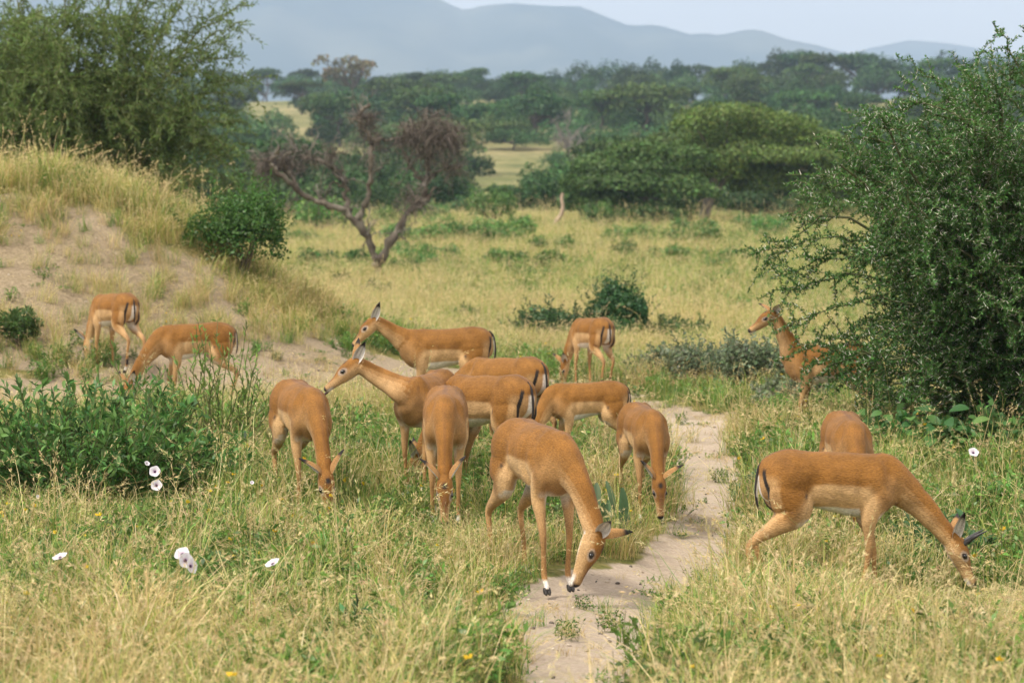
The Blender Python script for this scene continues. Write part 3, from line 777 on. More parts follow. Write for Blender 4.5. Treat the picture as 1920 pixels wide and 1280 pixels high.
def branching(base, centre, radii, n1, n2, n3, l2, l3, lift=.18, droop=.15, shell=(.55, 1.0), zmin=.25, rng=RNG, twig_r=.004, keep=None, r1=.05):
    """returns (woody tubes, leafy paths)"""
    wood, leafy = [], []
    base, centre, radii = (np.asarray(v, float) for v in (base, centre, radii))
    k = 0
    while k < n1:
        d = rand_dirs(1, rng)[0]
        p = centre + d * radii * rng.uniform(*shell)
        if p[2] < base[2] + zmin: continue
        if keep is not None and not keep(p): continue
        k += 1
        s = base + np.array([rng.normal(0, .12), rng.normal(0, .12), .0])
        P = arch_path(s, p, lift * rng.uniform(.3, 1.3), 9, .06, rng)
        wood.append((P, r1 * rng.uniform(.6, 1.1), .008))
        for _ in range(n2):
            t = rng.uniform(.28, 1.0); o, T = along(P, min(t, .999))
            out = unit((o - centre) / radii)
            dd = unit(T * .55 + out * .7 + rng.normal(0, .75, 3) + np.array([0, 0, .1]))
            L2 = l2 * rng.uniform(.5, 1.25)
            e = o + dd * L2 + np.array([0, 0, -droop * L2])
            if e[2] < base[2] + .05: e[2] = base[2] + rng.uniform(.05, .3)
            Q = arch_path(o, e, droop * .6, 7, .10, rng)
            if keep is not None and not keep(Q[-1]): continue
            wood.append((Q, .009, twig_r)); leafy.append(Q)
            for _ in range(n3):
                o2, T2 = along(Q, rng.uniform(.15, .98))
                d3 = unit(T2 * .6 + rng.normal(0, .7, 3) + np.array([0, 0, .12])); L3 = l3 * rng.uniform(.4, 1.3)
                R3 = arch_path(o2, o2 + d3 * L3 + np.array([0, 0, -droop * L3]), droop * .6, 5, .10, rng)
                wood.append((R3, twig_r, twig_r * .6)); leafy.append(R3)
    return wood, leafy

def path_nodes(paths, step, rng=RNG):
    O, T = [], []
    for P in paths:
        seg = np.linalg.norm(np.diff(P, axis=0), axis=1); L_ = seg.sum(); n = max(2, int(L_ / step))
        s = np.linspace(.04, 1, n) * L_; cs = np.concatenate([[0], np.cumsum(seg)])
        i = np.clip(np.searchsorted(cs, s) - 1, 0, len(seg) - 1); w = ((s - cs[i]) / seg[i])[:, None]
        O.append(P[i] * (1 - w) + P[i + 1] * w); T.append(unit(P[i + 1] - P[i]))
    return np.concatenate(O), np.concatenate(T)

def thorn_bush():
    rng = np.random.default_rng(21)
    bx, by = 4.75, 21.3; bz = hz(bx, by)
    root = empty("thorn_bush", (bx, by, bz)); tag(root, "big dark green acacia bush full of long white thorns at the right edge", "bush")
    def keep(q):
        u, v = to_px(np.array(q) + np.array([bx, by, bz]))
        if u < 1655 and 575 < v < 830 and q[1] < .9: return rng.random() < (.12 if u < 1570 else .14 if v < 700 and u < 1640 else .6)
        if v > 700 and u < 1575: return False
        if v < np.interp(u, [1400, 1480, 1560, 1640, 1720, 1800, 1880, 1940], [440, 322, 250, 208, 178, 145, 95, 55]): return False
        return True
    wood, leafy = branching((0, 0, 0), (0.15, 0.0, 1.72), (2.65, 2.1, 2.0), 58, 13, 8, .72, .34, lift=.16, droop=.10, shell=(.45, 1.0), zmin=.35, rng=rng, r1=.04, keep=keep)
    w2, l2 = branching((0, 0, 0), (.1, -.2, 2.35), (2.2, 1.6, 1.25), 26, 14, 9, .65, .32, lift=.14, droop=.06, shell=(.5, 1.0), zmin=.6, rng=rng, r1=.03, keep=keep)
    wood += w2; leafy += l2
    # a few long shoots that stick out of the outline
    for px, py, L_ in ((1400, 478, .5), (1600, 205, .55), (1725, 130, .5), (1470, 330, .5), (1890, 60, .7), (1840, 50, .5), (1570, 300, .4), (1420, 560, .45), (1450, 620, .5), (1500, 690, .5), (1560, 735, .6), (1590, 760, .5), (1545, 680, .6), (1600, 700, .5), (1530, 700, .6), (1450, 520, .6), (1560, 640, .7), (1660, 170, .5)):
        tip = np.array([(px - 960) / FPX * 21.2, 21.2 + rng.uniform(-.5, .2), z_at(py, 21.2)]) - np.array([bx, by, bz])
        c = np.array([.4, 0, 1.6]); o = c + (tip - c) * rng.uniform(.45, .6)
        P = arch_path(o, tip, .10, 9, .05, rng); wood.append((P, .010, .003)); leafy.append(P)
        for _ in range(9):
            o2, T2 = along(P, rng.uniform(.2, .95)); d3 = unit(T2 * .8 + rng.normal(0, .6, 3)); Q = arch_path(o2, o2 + d3 * rng.uniform(.15, .4), .05, 5, .1, rng)
            wood.append((Q, .004, .002)); leafy.append(Q)
    B = Bag()
    for P, a, b in wood: B.tube(P, a, b, np.array((.10, .11, .05)) * rng.uniform(.7, 1.3), 4)
    o = link("branches", B.mesh("branches"), M_BARK, root); o['kind'] = 'stuff'
    O, T = path_nodes(leafy, .032, rng)
    n = len(O); F = Bag()
    for k in range(5):
        D = unit(T * .35 + rand_dirs(n, rng)); D[:, 2] += .25
        F.leaves(O + rng.normal(0, .004, (n, 3)), D, rand_dirs(n, rng) + np.array([0, 0, .8]), rng.uniform(.024, .046, n), rng.uniform(.011, .019, n), jitter((.080, .178, .042), n, .28, rng))
    o = link("foliage", F.mesh("foliage", False), M_LEAF, root); o['kind'] = 'stuff'
    th = Bag(); pick = rng.random(n) < .55
    Ot, Tt = O[pick], T[pick]; m = len(Ot)
    D = unit(np.cross(Tt, rand_dirs(m, rng)) + Tt * .25); ln = rng.uniform(.028, .062, m)[:, None]
    s1 = unit(np.cross(D, rand_dirs(m, rng))); s2 = np.cross(D, s1); r = .0031
    V = np.stack([Ot + s1 * r, Ot - s1 * r * .5 + s2 * r * .87, Ot - s1 * r * .5 - s2 * r * .87, Ot + D * ln], 1).reshape(-1, 3)
    i = np.arange(m)[:, None] * 4
    Fa = np.concatenate([i + np.array([[0, 1, 3]]), i + np.array([[1, 2, 3]]), i + np.array([[2, 0, 3]])])
    th.add(V, Fa, np.repeat(jitter((.62, .60, .50), m, .12, rng), 4, 0))
    o = link("thorns", th.mesh("thorns", False), M_THORN, root); o['kind'] = 'stuff'

def thorn_tree():
    rng = np.random.default_rng(5)
    bx, by = -7.9, 42.5; bz = hz(bx, by)
    root = empty("acacia_tree", (bx, by, bz)); tag(root, "feathery green acacia with whip-like hanging shoots behind the grassy mound", "tree")
    wood, leafy = branching((0, 0, 0), (-.3, 0, 3.6), (3.5, 2.8, 3.6), 80, 15, 6, 1.2, .75, lift=.14, droop=.28, shell=(.3, .98), zmin=.5, rng=rng, twig_r=.006, r1=.11)
    # wispy shoots out of the right side
    for px, py in ((440, 75), (475, 50), (478, 5), (400, -40), (455, 180), (445, 240), (430, 300), (480, 150), (330, -60), (430, 20), (465, 110), (410, 120), (440, 210), (250, -60)):
        tip = np.array([(px - 960) / FPX * by, by + rng.uniform(-1, .6), z_at(py, by)]) - np.array([bx, by, bz])
        o = np.array([.3, 0, 3.6]) + (tip - np.array([.3, 0, 3.6])) * .55
        P = arch_path(o, tip, .12, 9, .06, rng); wood.append((P, .02, .006)); leafy.append(P)
        for _ in range(10):
            o2, T2 = along(P, rng.uniform(.1, .95)); d3 = unit(T2 * .7 + rng.normal(0, .6, 3)); Q = arch_path(o2, o2 + d3 * rng.uniform(.3, .9), .1, 6, .1, rng)
            wood.append((Q, .006, .003)); leafy.append(Q)
    for _ in range(170):
        dd = rand_dirs(1, rng)[0]; dd[2] = abs(dd[2]) * .8; o = np.array([-.3, 0, 2.4]) + dd * np.array([2.6, 2.2, 2.6]) * rng.uniform(.4, .95)
        e = o + np.array([dd[0], dd[1], 0]) * rng.uniform(.8, 1.7) + np.array([-.35, -.2, -rng.uniform(.3, 1.2)])
        if e[2] < .3: continue
        P = arch_path(o, e, .16, 9, .04, rng); wood.append((P, .010, .003)); leafy.append(P)
    B = Bag()
    for P, a, b in wood: B.tube(P, a, b, np.array((.13, .14, .06)) * rng.uniform(.7, 1.2), 4)
    for x, y in ((0, 0), (.3, .1), (-.35, .2)):
        B.tube(np.array([(x, y, -.2), (x * 1.4, y, .9), (x * 3, y * 2, 2.0), (x * 5, y * 3, 3.2)]), .16, .07, (.13, .11, .085), 8)
    link("trunk", B.mesh("trunk"), M_BARK, root)
    O, T = path_nodes(leafy, .042, rng); n = len(O); F = Bag()
    for k in range(2):
        D = unit(T * .7 + rand_dirs(n, rng) * .8)
        F.leaves(O, D, rand_dirs(n, rng) + np.array([0, 0, .9]), rng.uniform(.07, .13, n), rng.uniform(.016, .030, n), jitter((.118, .175, .045), n, .2, rng))
    o = link("foliage", F.mesh("foliage", False), M_LEAF, root); o['kind'] = 'stuff'

# ------------------------------------------------------------------ leafy shrubs with single leaves
def leaf_mesh(name, L_, W, col, fold=.25, curl=.2, nu=5, shape=.8):
    B = Bag(); V = []
    for i in range(nu):
        t = i / (nu - 1); w = W * .5 * max(.02, math.sin(math.pi * (t * .94 + .03)) ** shape)
        z = -curl * L_ * t * t
        V += [(-w, t * L_, z + w * fold * 2), (0, t * L_, z), (w, t * L_, z + w * fold * 2)]
    F = [(i * 3 + j, i * 3 + j + 1, i * 3 + j + 4, i * 3 + j + 3) for i in range(nu - 1) for j in range(2)]
    B.add(V, F, col); return B.mesh(name)

def place_leaf(me, p, d, nrm, root, mat, sc=1.0):
    o = link("leaf", me, mat, root)
    y = unit(d); x = unit(np.cross(y, nrm)); z = np.cross(x, y)
    o.matrix_local = Matrix(((x[0] * sc, y[0] * sc, z[0] * sc, p[0]), (x[1] * sc, y[1] * sc, z[1] * sc, p[1]), (x[2] * sc, y[2] * sc, z[2] * sc, p[2]), (0, 0, 0, 1)))
    return o

def leafy_shrub(name, pos, R, H, nst, npl, L_, W, col, label, cat, singles=0, seed=1, group=None, upright=.5, ry=None, vary=.30):
    rng = np.random.default_rng(seed); root = empty(name, pos); tag(root, label, cat, group)
    B, Lf = Bag(), Bag(); ry = ry or R
    Os, Ds, Ns = [], [], []
    for _ in range(nst):
        a = rng.uniform(0, 2 * math.pi); rr = math.sqrt(rng.uniform(0, 1))
        hgt = H * (1 - .55 * rr ** 2) * rng.uniform(.6, 1.12)
        s = np.array([math.cos(a) * rr * R * .45, math.sin(a) * rr * ry * .45, -.02]); e = np.array([math.cos(a) * rr * R, math.sin(a) * rr * ry, hgt])
        P = arch_path(s, e, .04, 7, .07, rng); B.tube(P, .007, .002, np.array((.12, .13, .05)) * rng.uniform(.7, 1.2), 4)
        ts = rng.uniform(.18, 1, npl)
        for t in ts:
            o, T = along(P, min(t, .999)); d = unit(T * upright + rng.normal(0, .6, 3) + np.array([0, 0, .15])); Os.append(o); Ds.append(d); Ns.append(np.array([0, 0, 1.]) + rng.normal(0, .45, 3))
    Os, Ds, Ns = np.array(Os), np.array(Ds), np.array(Ns); n = len(Os)
    st = link("stems", B.mesh("stems"), M_BARK, root); st['kind'] = 'stuff'
    sel = np.zeros(n, bool)
    if singles:
        score = -Os[:, 1] / ry + Os[:, 2] / H * 1.3 + rng.normal(0, .15, n)
        sel[np.argsort(-score)[:singles]] = True
        mes = [leaf_mesh("leaf", L_ * q, W * q, np.asarray(col) * g) for q, g in ((1.1, 1.1), (.95, .9), (1.2, 1.25), (.85, .8))]
        for i in np.where(sel)[0]: place_leaf(mes[rng.integers(4)], Os[i], Ds[i], Ns[i], root, M_LEAF, rng.uniform(.8, 1.15))
    r = ~sel
    Lf.leaves(Os[r], Ds[r], Ns[r], L_ * rng.uniform(.7, 1.25, r.sum()), W * rng.uniform(.75, 1.2, r.sum()), jitter(col, r.sum(), vary, rng))
    f = link("foliage", Lf.mesh("foliage", False), M_LEAF, root); f['kind'] = 'stuff'
    return root

def g3(px, d, dz=-.02): return at_d(px, d) + np.array([0, 0, dz])

def near_plants():
    leafy_shrub("leafy_shrub", g3(150, 16.5), 1.34, .86, 250, 36, .075, .026, (.10, .19, .048), "broad leafy green shrub in the left foreground, two white flowers on its front", "shrub", 260, 3, ry=.95)
    leafy_shrub("leafy_shrub", g3(-130, 16.8), .9, .72, 80, 30, .075, .026, (.075, .155, .04), "dark leafy shrub cut off by the left edge, beside the flowering shrub", "shrub", 40, 4, ry=.7)
    leafy_shrub("leafy_shrub", g3(405, 18.6), .62, 1.12, 60, 44, .06, .013, (.17, .27, .06), "light green feathery shrub standing taller at the right end of the leafy shrub", "shrub", 0, 6, ry=.45, upright=.9)
    leafy_shrub("leafy_shrub", g3(225, 18.4), .42, 1.10, 18, 30, .07, .02, (.12, .20, .05), "upright leafy shoots before the grazing head at the mound foot", "shrub", 0, 8, ry=.35, upright=.9)
    # broad-leaved plants at the foot of the thorn bush
    spots = ((1640, 20.0, .42, "broad-leaved green plant at the left foot of the thorn bush"), (1710, 19.8, .46, "broad-leaved plant with a yellowing leaf under the thorn bush"),
             (1775, 19.6, .44, "bright broad-leaved plant under the middle of the thorn bush"), (1850, 19.4, .52, "tall broad-leaved plant below the thorn bush near the right edge"), (1915, 19.2, .5, "broad-leaved plant cut by the right edge below the thorn bush"),
             (1600, 20.6, .34, "small dark plant left of the thorn bush foot"))
    rng = np.random.default_rng(12)
    ml = [leaf_mesh("leaf", .12, .085, c, .12, .35, 6, .7) for c in ((.075, .17, .045), (.11, .21, .06), (.055, .13, .04))] 
    yl = leaf_mesh("leaf", .12, .085, (.5, .38, .05), .12, .35, 6, .7)
    for k, (px, d, H, lab) in enumerate(spots):
        p = leafy_shrub("broad_leaved_plant", g3(px, d), .34, H, 26, 12, .085, .06, (.075, .16, .045), lab, "plant", 0, 40 + k, "broad-leaved plants under the thorn bush", ry=.3)
        for i in range(26):
            a = rng.uniform(0, 6.28); rr = .32 * math.sqrt(rng.random())
            q = np.array([math.cos(a) * rr, math.sin(a) * rr - .04, H * rng.uniform(.35, 1.05) * (1 - 1.5 * rr * rr)])
            place_leaf(yl if (k == 1 and i == 0) else ml[rng.integers(3)], q, np.array([math.cos(a), math.sin(a) - .5, rng.uniform(-.3, .4)]), np.array([rng.normal(0, .3), -.5, .8]), p, M_LEAF, rng.uniform(.7, 1.25))
    # grey-green plants with large upright oval leaves beside the trail
    mt = foliage_mat("leaf_greyish", .3, .08, .05)
    big = [leaf_mesh("leaf", 1.0, .36, c, .22, .10, 9, .55) for c in ((.075, .155, .065), (.105, .19, .09), (.16, .23, .13))]
    def big_leaf_plant(px, d, lab, leaves):
        o0 = g3(px, d); root = empty("large_leaved_plant", o0); tag(root, lab, "plant", "large-leaved plants by the trail")
        B = Bag()
        for x, y, z, az, tilt, L_, w, c in leaves:
            p = np.array([x, y, z]); B.tube(arch_path((x * .2, y * .2, 0), p, .02, 5, .03, rng), .006, .004, (.13, .19, .07), 5)
            d_ = np.array([math.sin(tilt), -.18, math.cos(tilt)]); nn = np.array([math.cos(az) * .9, -1.0, .1])
            l_ = place_leaf(big[c], p, d_, nn, root, mt, L_); 
            l_.scale = (l_.scale[0] * w, l_.scale[1], l_.scale[2])
        link("stem", B.mesh("stem"), M_BARK, root)
    big_leaf_plant(1106, 15.1, "grey-green plant with upright oval leaves right behind the front impala's neck", ((-.035, 0, .07, .6, -.12, .31, 1, 0), (.055, -.03, .03, -.5, .16, .24, 1.1, 0), (.03, .08, .18, 1.3, .1, .2, .9, 2), (-.01, .09, .24, -.6, -.1, .17, .9, 2)))
    big_leaf_plant(1158, 15.0, "grey-green plant with two long upright leaves left of the slim impala", ((.015, 0, .13, .4, .10, .27, .85, 0), (.035, -.04, .02, -.5, .12, .24, .8, 0), (-.06, .03, .08, 1.6, .02, .24, .55, 1), (-.015, .08, .25, -1.2, -.25, .19, .6, 1)))
    leafy_shrub("herb", g3(1775, 14.6), .36, .40, 22, 14, .10, .05, (.075, .16, .06), "dark green leafy herb behind the horned impala's neck", "plant", 60, 77, ry=.3)
    leafy_shrub("herb", g3(1410, 17.2), .16, .22, 9, 8, .09, .035, (.06, .14, .06), "small dark leafy herb at the right side of the trail", "plant", 20, 78, ry=.14)
    leafy_shrub("herb", g3(640, 10.4), .3, .3, 12, 14, .07, .022, (.07, .15, .05), "small green herb low in the grass near the bottom of the frame", "plant", 0, 79, ry=.3)
    leafy_shrub("herb", g3(1840, 10.6), .42, .32, 30, 16, .05, .022, (.10, .19, .055), "patch of green herb in the lower right grass corner", "plant", 0, 80, ry=.4)
    # shrubs on and beside the mound and in the meadow
    def bushy(px, d, R, H, col, lab, seed):
        rng = np.random.default_rng(seed); root = empty("shrub", g3(px, d)); tag(root, lab, "shrub"); blobs = []
        for _ in range(9):
            a, r = rng.uniform(0, 6.28), R * .7 * math.sqrt(rng.random()); blobs.append((math.cos(a) * r, math.sin(a) * r * .8, H * rng.uniform(.3, .72) * (1 - .35 * (r / R) ** 2), R * rng.uniform(.3, .5), R * rng.uniform(.3, .5), H * rng.uniform(.22, .36)))
        blobs.append((0, 0, H * .35, R * .8, R * .7, H * .4)); T = Bag()
        for b in blobs: T.tube(arch_path((0, 0, -.05), b[:3], .05, 5, .06, rng), .018, .007, (.11, .09, .06), 4)
        link("stems", T.mesh("stems"), M_BARK, root); C = crown_bag(blobs, int((7000 if d > 33 else 11000) * max(.4, min(1.6, R * H))), .075 if d > 33 else .05, col, rng, .25, .6)
        for _ in range(70):
            b = blobs[rng.integers(len(blobs))]; dd = rand_dirs(1, rng)[0]; dd[2] = abs(dd[2]); o = np.array(b[:3]) + dd * np.array(b[3:6]); m = 12
            C.leaves(o + np.linspace(0, 1, m)[:, None] * (dd * .5 + np.array([0, 0, .5])) * .24 * H, rand_dirs(m, rng) + dd, rand_dirs(m, rng), .06, .025, jitter(col, m, .2, rng))
        link("foliage", C.mesh("foliage", False), M_LEAF, root)['kind'] = 'stuff'
        return root
    def shrub(px, base, d, w, h, col, lab, seed, L_=.05, wd=.022, n=130, npl=48, cat="shrub", sg=0):
        s = d / FPX
        if d > 25: return bushy(px, d, w * s / 2, h * s, col, lab, seed)
        return leafy_shrub("shrub", g3(px, d), w * s / 2, h * s, n, npl, L_, wd, col, lab, cat, sg, seed, ry=w * s / 2 * .8)
    shrub(455, 0, 30.6, 215, 175, (.085, .165, .036), "rounded green shrub on the right shoulder of the mound", 101, .055, .026, 150, 60)
    shrub(40, 0, 27.2, 85, 60, (.085, .16, .045), "small green shrub low on the mound by the left edge", 102, .05, .02, 40, 30)
    shrub(1160, 0, 39.5, 140, 165, (.045, .105, .036), "round dark green shrub behind the grazing impala with the pale face", 103, .07, .03, 160, 60)
    shrub(1035, 0, 40.0, 190, 95, (.060, .12, .045), "low wide green shrub left of the round dark one", 104, .07, .03, 110, 40)
    shrub(1105, 0, 38.5, 170, 60, (.070, .135, .045), "low green shrub at the feet of the round dark one", 112, .06, .03, 80, 40)
    shrub(1275, 0, 40.0, 140, 60, (.075, .14, .045), "low green shrub with white flowers right of the round dark one", 105, .07, .03, 80, 36)
    shrub(870, 0, 47, 75, 40, (.065, .14, .04), "small bright shrub under the white meadow flowers", 106, .07, .03, 60, 30)
    shrub(705, 0, 57, 70, 45, (.075, .14, .045), "green tuft of shrub around the dead tree's foot", 107, .09, .04, 60, 30)
    shrub(640, 0, 63, 45, 36, (.06, .12, .04), "small shrub left of the dead tree's foot", 108, .1, .04, 40, 30)
    for k, (px, d, w, h) in enumerate(((1330, 28.5, 230, 95), (1425, 27.4, 230, 125), (1250, 29.5, 200, 70), (1480, 25.4, 170, 75))):
        shrub(px, 0, d, w, h, (.165, .205, .115), ("wide grey-green bush beyond the trail bend", "grey-green bush left of the half hidden impala", "low grey-green bush behind the trail, left end", "grey-green bush before the half hidden impala's legs")[k], 120 + k, .05, .016, 90, 44)

# ------------------------------------------------------------------ flowers
def flower_mesh(R, cup=.25):
    B = Bag(); n = 20; V = [(0, 0, -R * .55)]; F = []
    for k, rr in enumerate((.16, .55, 1.0)):
        for j in range(n):
            a = 2 * math.pi * j / n; r = R * rr * (1 + (.06 * math.cos(5 * a) if k == 2 else 0)); V.append((r * math.cos(a), r * math.sin(a), (-.32, -.08, .02 + .03 * math.cos(10 * a))[k] * R))
    F = [(0, 1 + j, 1 + (j + 1) % n, 1 + (j + 1) % n) for j in range(n)]
    for k in range(2): F += [(1 + k * n + j, 1 + (k + 1) * n + j, 1 + (k + 1) * n + (j + 1) % n, 1 + k * n + (j + 1) % n) for j in range(n)]
    C = np.tile((.74, .72, .75), (len(V), 1)); C[0] = (.25, .10, .22); C[1:1 + n] = (.55, .40, .52)
    for j in range(n): C[1 + n + j] = (.60, .54, .62) if j % 4 == 0 else (.64, .62, .65); C[1 + 2 * n + j] = (.70, .67, .71) if j % 4 == 0 else (.68, .67, .69)
    B.add(V, F, C); return B.mesh("corolla")

def flowers():
    me = flower_mesh(.036); thr = uv_ball((0, 0, -.010), .0085, (.05, .015, .05), 5).mesh("throat")
    big = ((288, 883, 15.45, 0, -1, .45, "white open flower with a dark centre on the leafy shrub, upper of two"), (291, 909, 15.4, .1, -1, .35, "white open flower with a dark centre on the leafy shrub, lower of two"),
           (338, 1037, 11.2, -.25, -.8, .8, "white flower with pinkish centre in the left grass, largest of a cluster"), (346, 1050, 11.15, .5, -.8, .2, "white flower half hidden under the largest of the grass cluster"), (357, 1060, 11.1, 1.0, -.6, .3, "white flower turned aside, lowest of the grass cluster"),
           (508, 1054, 11.2, -.45, -.35, 1, "white flower seen edge-on in the grass below the head-on grazer"), (108, 1042, 11.3, -.3, -.3, 1, "white flower seen edge-on low in the far left grass"), (1828, 847, 16.6, .1, -.7, .6, "single white flower in the grass below the thorn bush"),
           (274, 868, 15.55, .5, -.7, .7, "small white bud flower just above the pair on the shrub"), (471, 904, 14.6, .2, -.8, .5, "tiny white star-like flower in the grass left of the head-on grazer"), (68, 931, 14.6, .3, -.8, .4, "tiny white flower low in front of the leafy shrub"))
    for k, (px, py, d, nx, ny, nz, lab) in enumerate(big):
        sc = .5 if k == 8 else .34 if k > 8 else 1.0
        p = np.array([(px - 960) / FPX * d, d, z_at(py, d)])
        o = empty("white_flower", p); tag(o, lab, "flower", "white flowers in the grass"); o.scale = (sc, sc, sc)
        o.rotation_euler = Vector((nx, ny, nz)).to_track_quat('Z', 'Y').to_euler()
        link("corolla", me, M_PETAL, o); link("throat", thr, M_HORN, o)
        sb = Bag(); g = hz(p[0], d) - p[2]
        inv = o.rotation_euler.to_matrix().inverted(); e = np.array(inv @ Vector((.02, .05, g))) / sc
        sb.tube(arch_path((0, 0, -.02), e, 0, 6, .04), .0028, .003, (.12, .18, .06), 4); link("stem", sb.mesh("stem"), M_BARK, o)
    fars = ((878, 569), (945, 562), (945, 580), (952, 581), (900, 594), (913, 589), (907, 594), (918, 601), (967, 594), (987, 602), (967, 645), (1004, 552), (949, 535), (932, 547), (839, 540), (804, 540), (1056, 589),
            (1265, 604), (1283, 601), (1300, 604), (1273, 612), (1340, 612), (1236, 594), (1016, 649), (904, 600), (925, 575), (1010, 660), (790, 560))
    m2 = flower_mesh(.035)
    for k, (px, py) in enumerate(fars):
        g = at(px, py + 12); d = g[1]
        o = link("white_flower", m2, M_PETAL); sc = d / 40. * (.75 + .5 * ((k * 37) % 10) / 10); o.scale = (sc, sc, sc)
        o.location = ((px - 960) / FPX * d, d, z_at(py, d)); o.rotation_euler = Vector((.3 * math.sin(k * 2.1), -1, .5 + .4 * math.cos(k))).to_track_quat('Z', 'Y').to_euler()
        right = px > 1200
        tag(o, "small white flower in the meadow " + ("right of the round dark shrub" if right else "behind the alert impala's back"), "flower", "small white meadow flowers " + ("right" if right else "middle"))

thorn_bush(); thorn_tree(); flowers()
# ------------------------------------------------------------------ dead wood
BARKC, BARKL = np.array((.062, .048, .036)), np.array((.17, .15, .12))
def dead_tree():
    rng = np.random.default_rng(31)
    g = at(712, 538); d = g[1]; s = d / FPX
    root = empty("dead_tree", g); tag(root, "dead twisted brown tree with tangled twig clumps in the middle distance", "tree")
    def P(pts, amp=.35, y0=0, y1=0):
        q = np.array([((px - 960) * s - g[0], 0, z_at(py, d) - g[2]) for px, py in pts]); q[:, 1] = np.linspace(y0, y1, len(q)) + rng.normal(0, amp * .1, len(q)); q = catmull(q, 5)
        return q + rng.normal(0, .028, q.shape)
    def limb(name, lists, par=root):
        B = Bag()
        for pts, w0, w1, y0, y1 in lists:
            q = P(pts, .4, y0, y1); m = len(q); r = np.linspace(w0, w1, m) * s * .5 * (1 + rng.normal(0, .22, m))
            c = np.repeat(np.clip(mixc(np.tile(BARKC, (m, 1)), np.tile(BARKL, (m, 1)), rng.random(m) ** 1.5), 0, 1), 8, 0)
            n0 = len(B.C); B.tube(q, 0, 0, c, 8, r)
        return link(name, B.mesh(name), M_BARK, par)
    limb("trunk", [([(716, 545), (712, 525), (709, 503), (707, 482)], 18, 15, 0, 0)])
    limb("limb", [([(708, 492), (690, 445), (655, 402), (612, 382), (570, 366), (540, 338), (516, 312), (522, 290), (532, 278)], 14, 6, 0, -.6), ([(568, 364), (548, 330), (535, 300), (560, 282)], 7, 3, -.3, -.5),
                  ([(516, 312), (500, 300), (480, 298)], 5, 2, -.6, -.8), ([(612, 382), (600, 370), (585, 345)], 5, 2, -.2, 0)])
    limb("limb", [([(657, 402), (648, 370), (645, 335), (625, 315), (595, 302), (565, 290)], 14, 5, 0, .5), ([(640, 340), (622, 312), (624, 292), (630, 280)], 7, 3, .2, .3), ([(645, 350), (625, 340), (612, 372)], 5, 3, .2, .1), ([(624, 290), (640, 286), (650, 290)], 3, 2, .3, .3)])
    limb("limb", [([(668, 412), (690, 375), (694, 330), (698, 285), (694, 258), (680, 238), (676, 222), (686, 205), (695, 200)], 12, 5, 0, -.4), ([(698, 262), (725, 262), (750, 258)], 7, 3, -.2, -.1), ([(682, 235), (665, 225), (650, 222)], 4, 2, -.4, -.4)])
    limb("limb", [([(709, 498), (738, 445), (768, 398), (794, 368), (800, 340), (802, 305), (806, 270), (812, 235)], 17, 5, 0, .4), ([(794, 345), (778, 325), (765, 300), (755, 285), (745, 265)], 8, 3, .2, .5), ([(800, 340), (815, 325), (840, 314), (868, 310)], 9, 3, .2, -.2),
                  ([(786, 385), (800, 372), (815, 350)], 12, 3, .1, .2), ([(802, 305), (780, 270), (768, 225)], 6, 2, .3, .5), ([(806, 280), (830, 255), (850, 240)], 6, 2, .3, .1)])
    T = Bag()
    for cx, cy, r, n, dr in ((810, 245, 50, 620, .9), (770, 245, 30, 220, .9), (842, 255, 35, 260, .9), (500, 312, 32, 300, .4), (535, 305, 25, 130, .3), (690, 225, 24, 150, .2), (770, 375, 34, 170, .6), (850, 312, 24, 100, .6), (622, 290, 20, 60, .2), (752, 262, 18, 70, .5), (580, 300, 20, 60, .2), (700, 262, 20, 80, .3)):
        for _ in range(n):
            v = rand_dirs(1, rng)[0] * r * rng.random() ** .5 * s; o = np.array([(cx - 960) * s - g[0], 0, z_at(cy, d) - g[2]]) + v * np.array([1, 1.1, .9])
            e = o + (rand_dirs(1, rng)[0] * .7 + np.array([0, 0, -dr * rng.random()])) * rng.uniform(.25, .75)
            T.tube(arch_path(o, e, .1, 5, .15, rng), .011, .004, np.array((.135, .112, .092)) * rng.uniform(.6, 1.3), 3)
    for px, py in ((690, 440), (650, 395), (600, 378), (560, 355), (530, 320), (645, 340), (620, 312), (585, 298), (694, 330), (696, 280), (684, 240), (740, 440), (775, 392), (798, 350), (804, 290), (770, 310), (840, 314), (515, 305), (678, 215), (560, 285)):
        for _ in range(9):
            o = np.array([(px - 960) * s - g[0], rng.normal(0, .1), z_at(py, d) - g[2]]); dd = rand_dirs(1, rng)[0] * np.array([1, .6, 1]); L2 = rng.uniform(.25, .9)
            q = arch_path(o, o + dd * L2 + np.array([0, 0, .15]), .08, 7, .14, rng); T.tube(q, .022, .006, (.15, .135, .115), 4)
            for _ in range(4):
                o2, T2 = along(q, rng.uniform(.3, .98)); T.tube(arch_path(o2, o2 + unit(T2 + rng.normal(0, .7, 3)) * rng.uniform(.12, .4), .05, 4, .14, rng), .010, .004, (.17, .15, .125), 3)
    o = link("twigs", T.mesh("twigs"), M_BARK, root); o['kind'] = 'stuff'

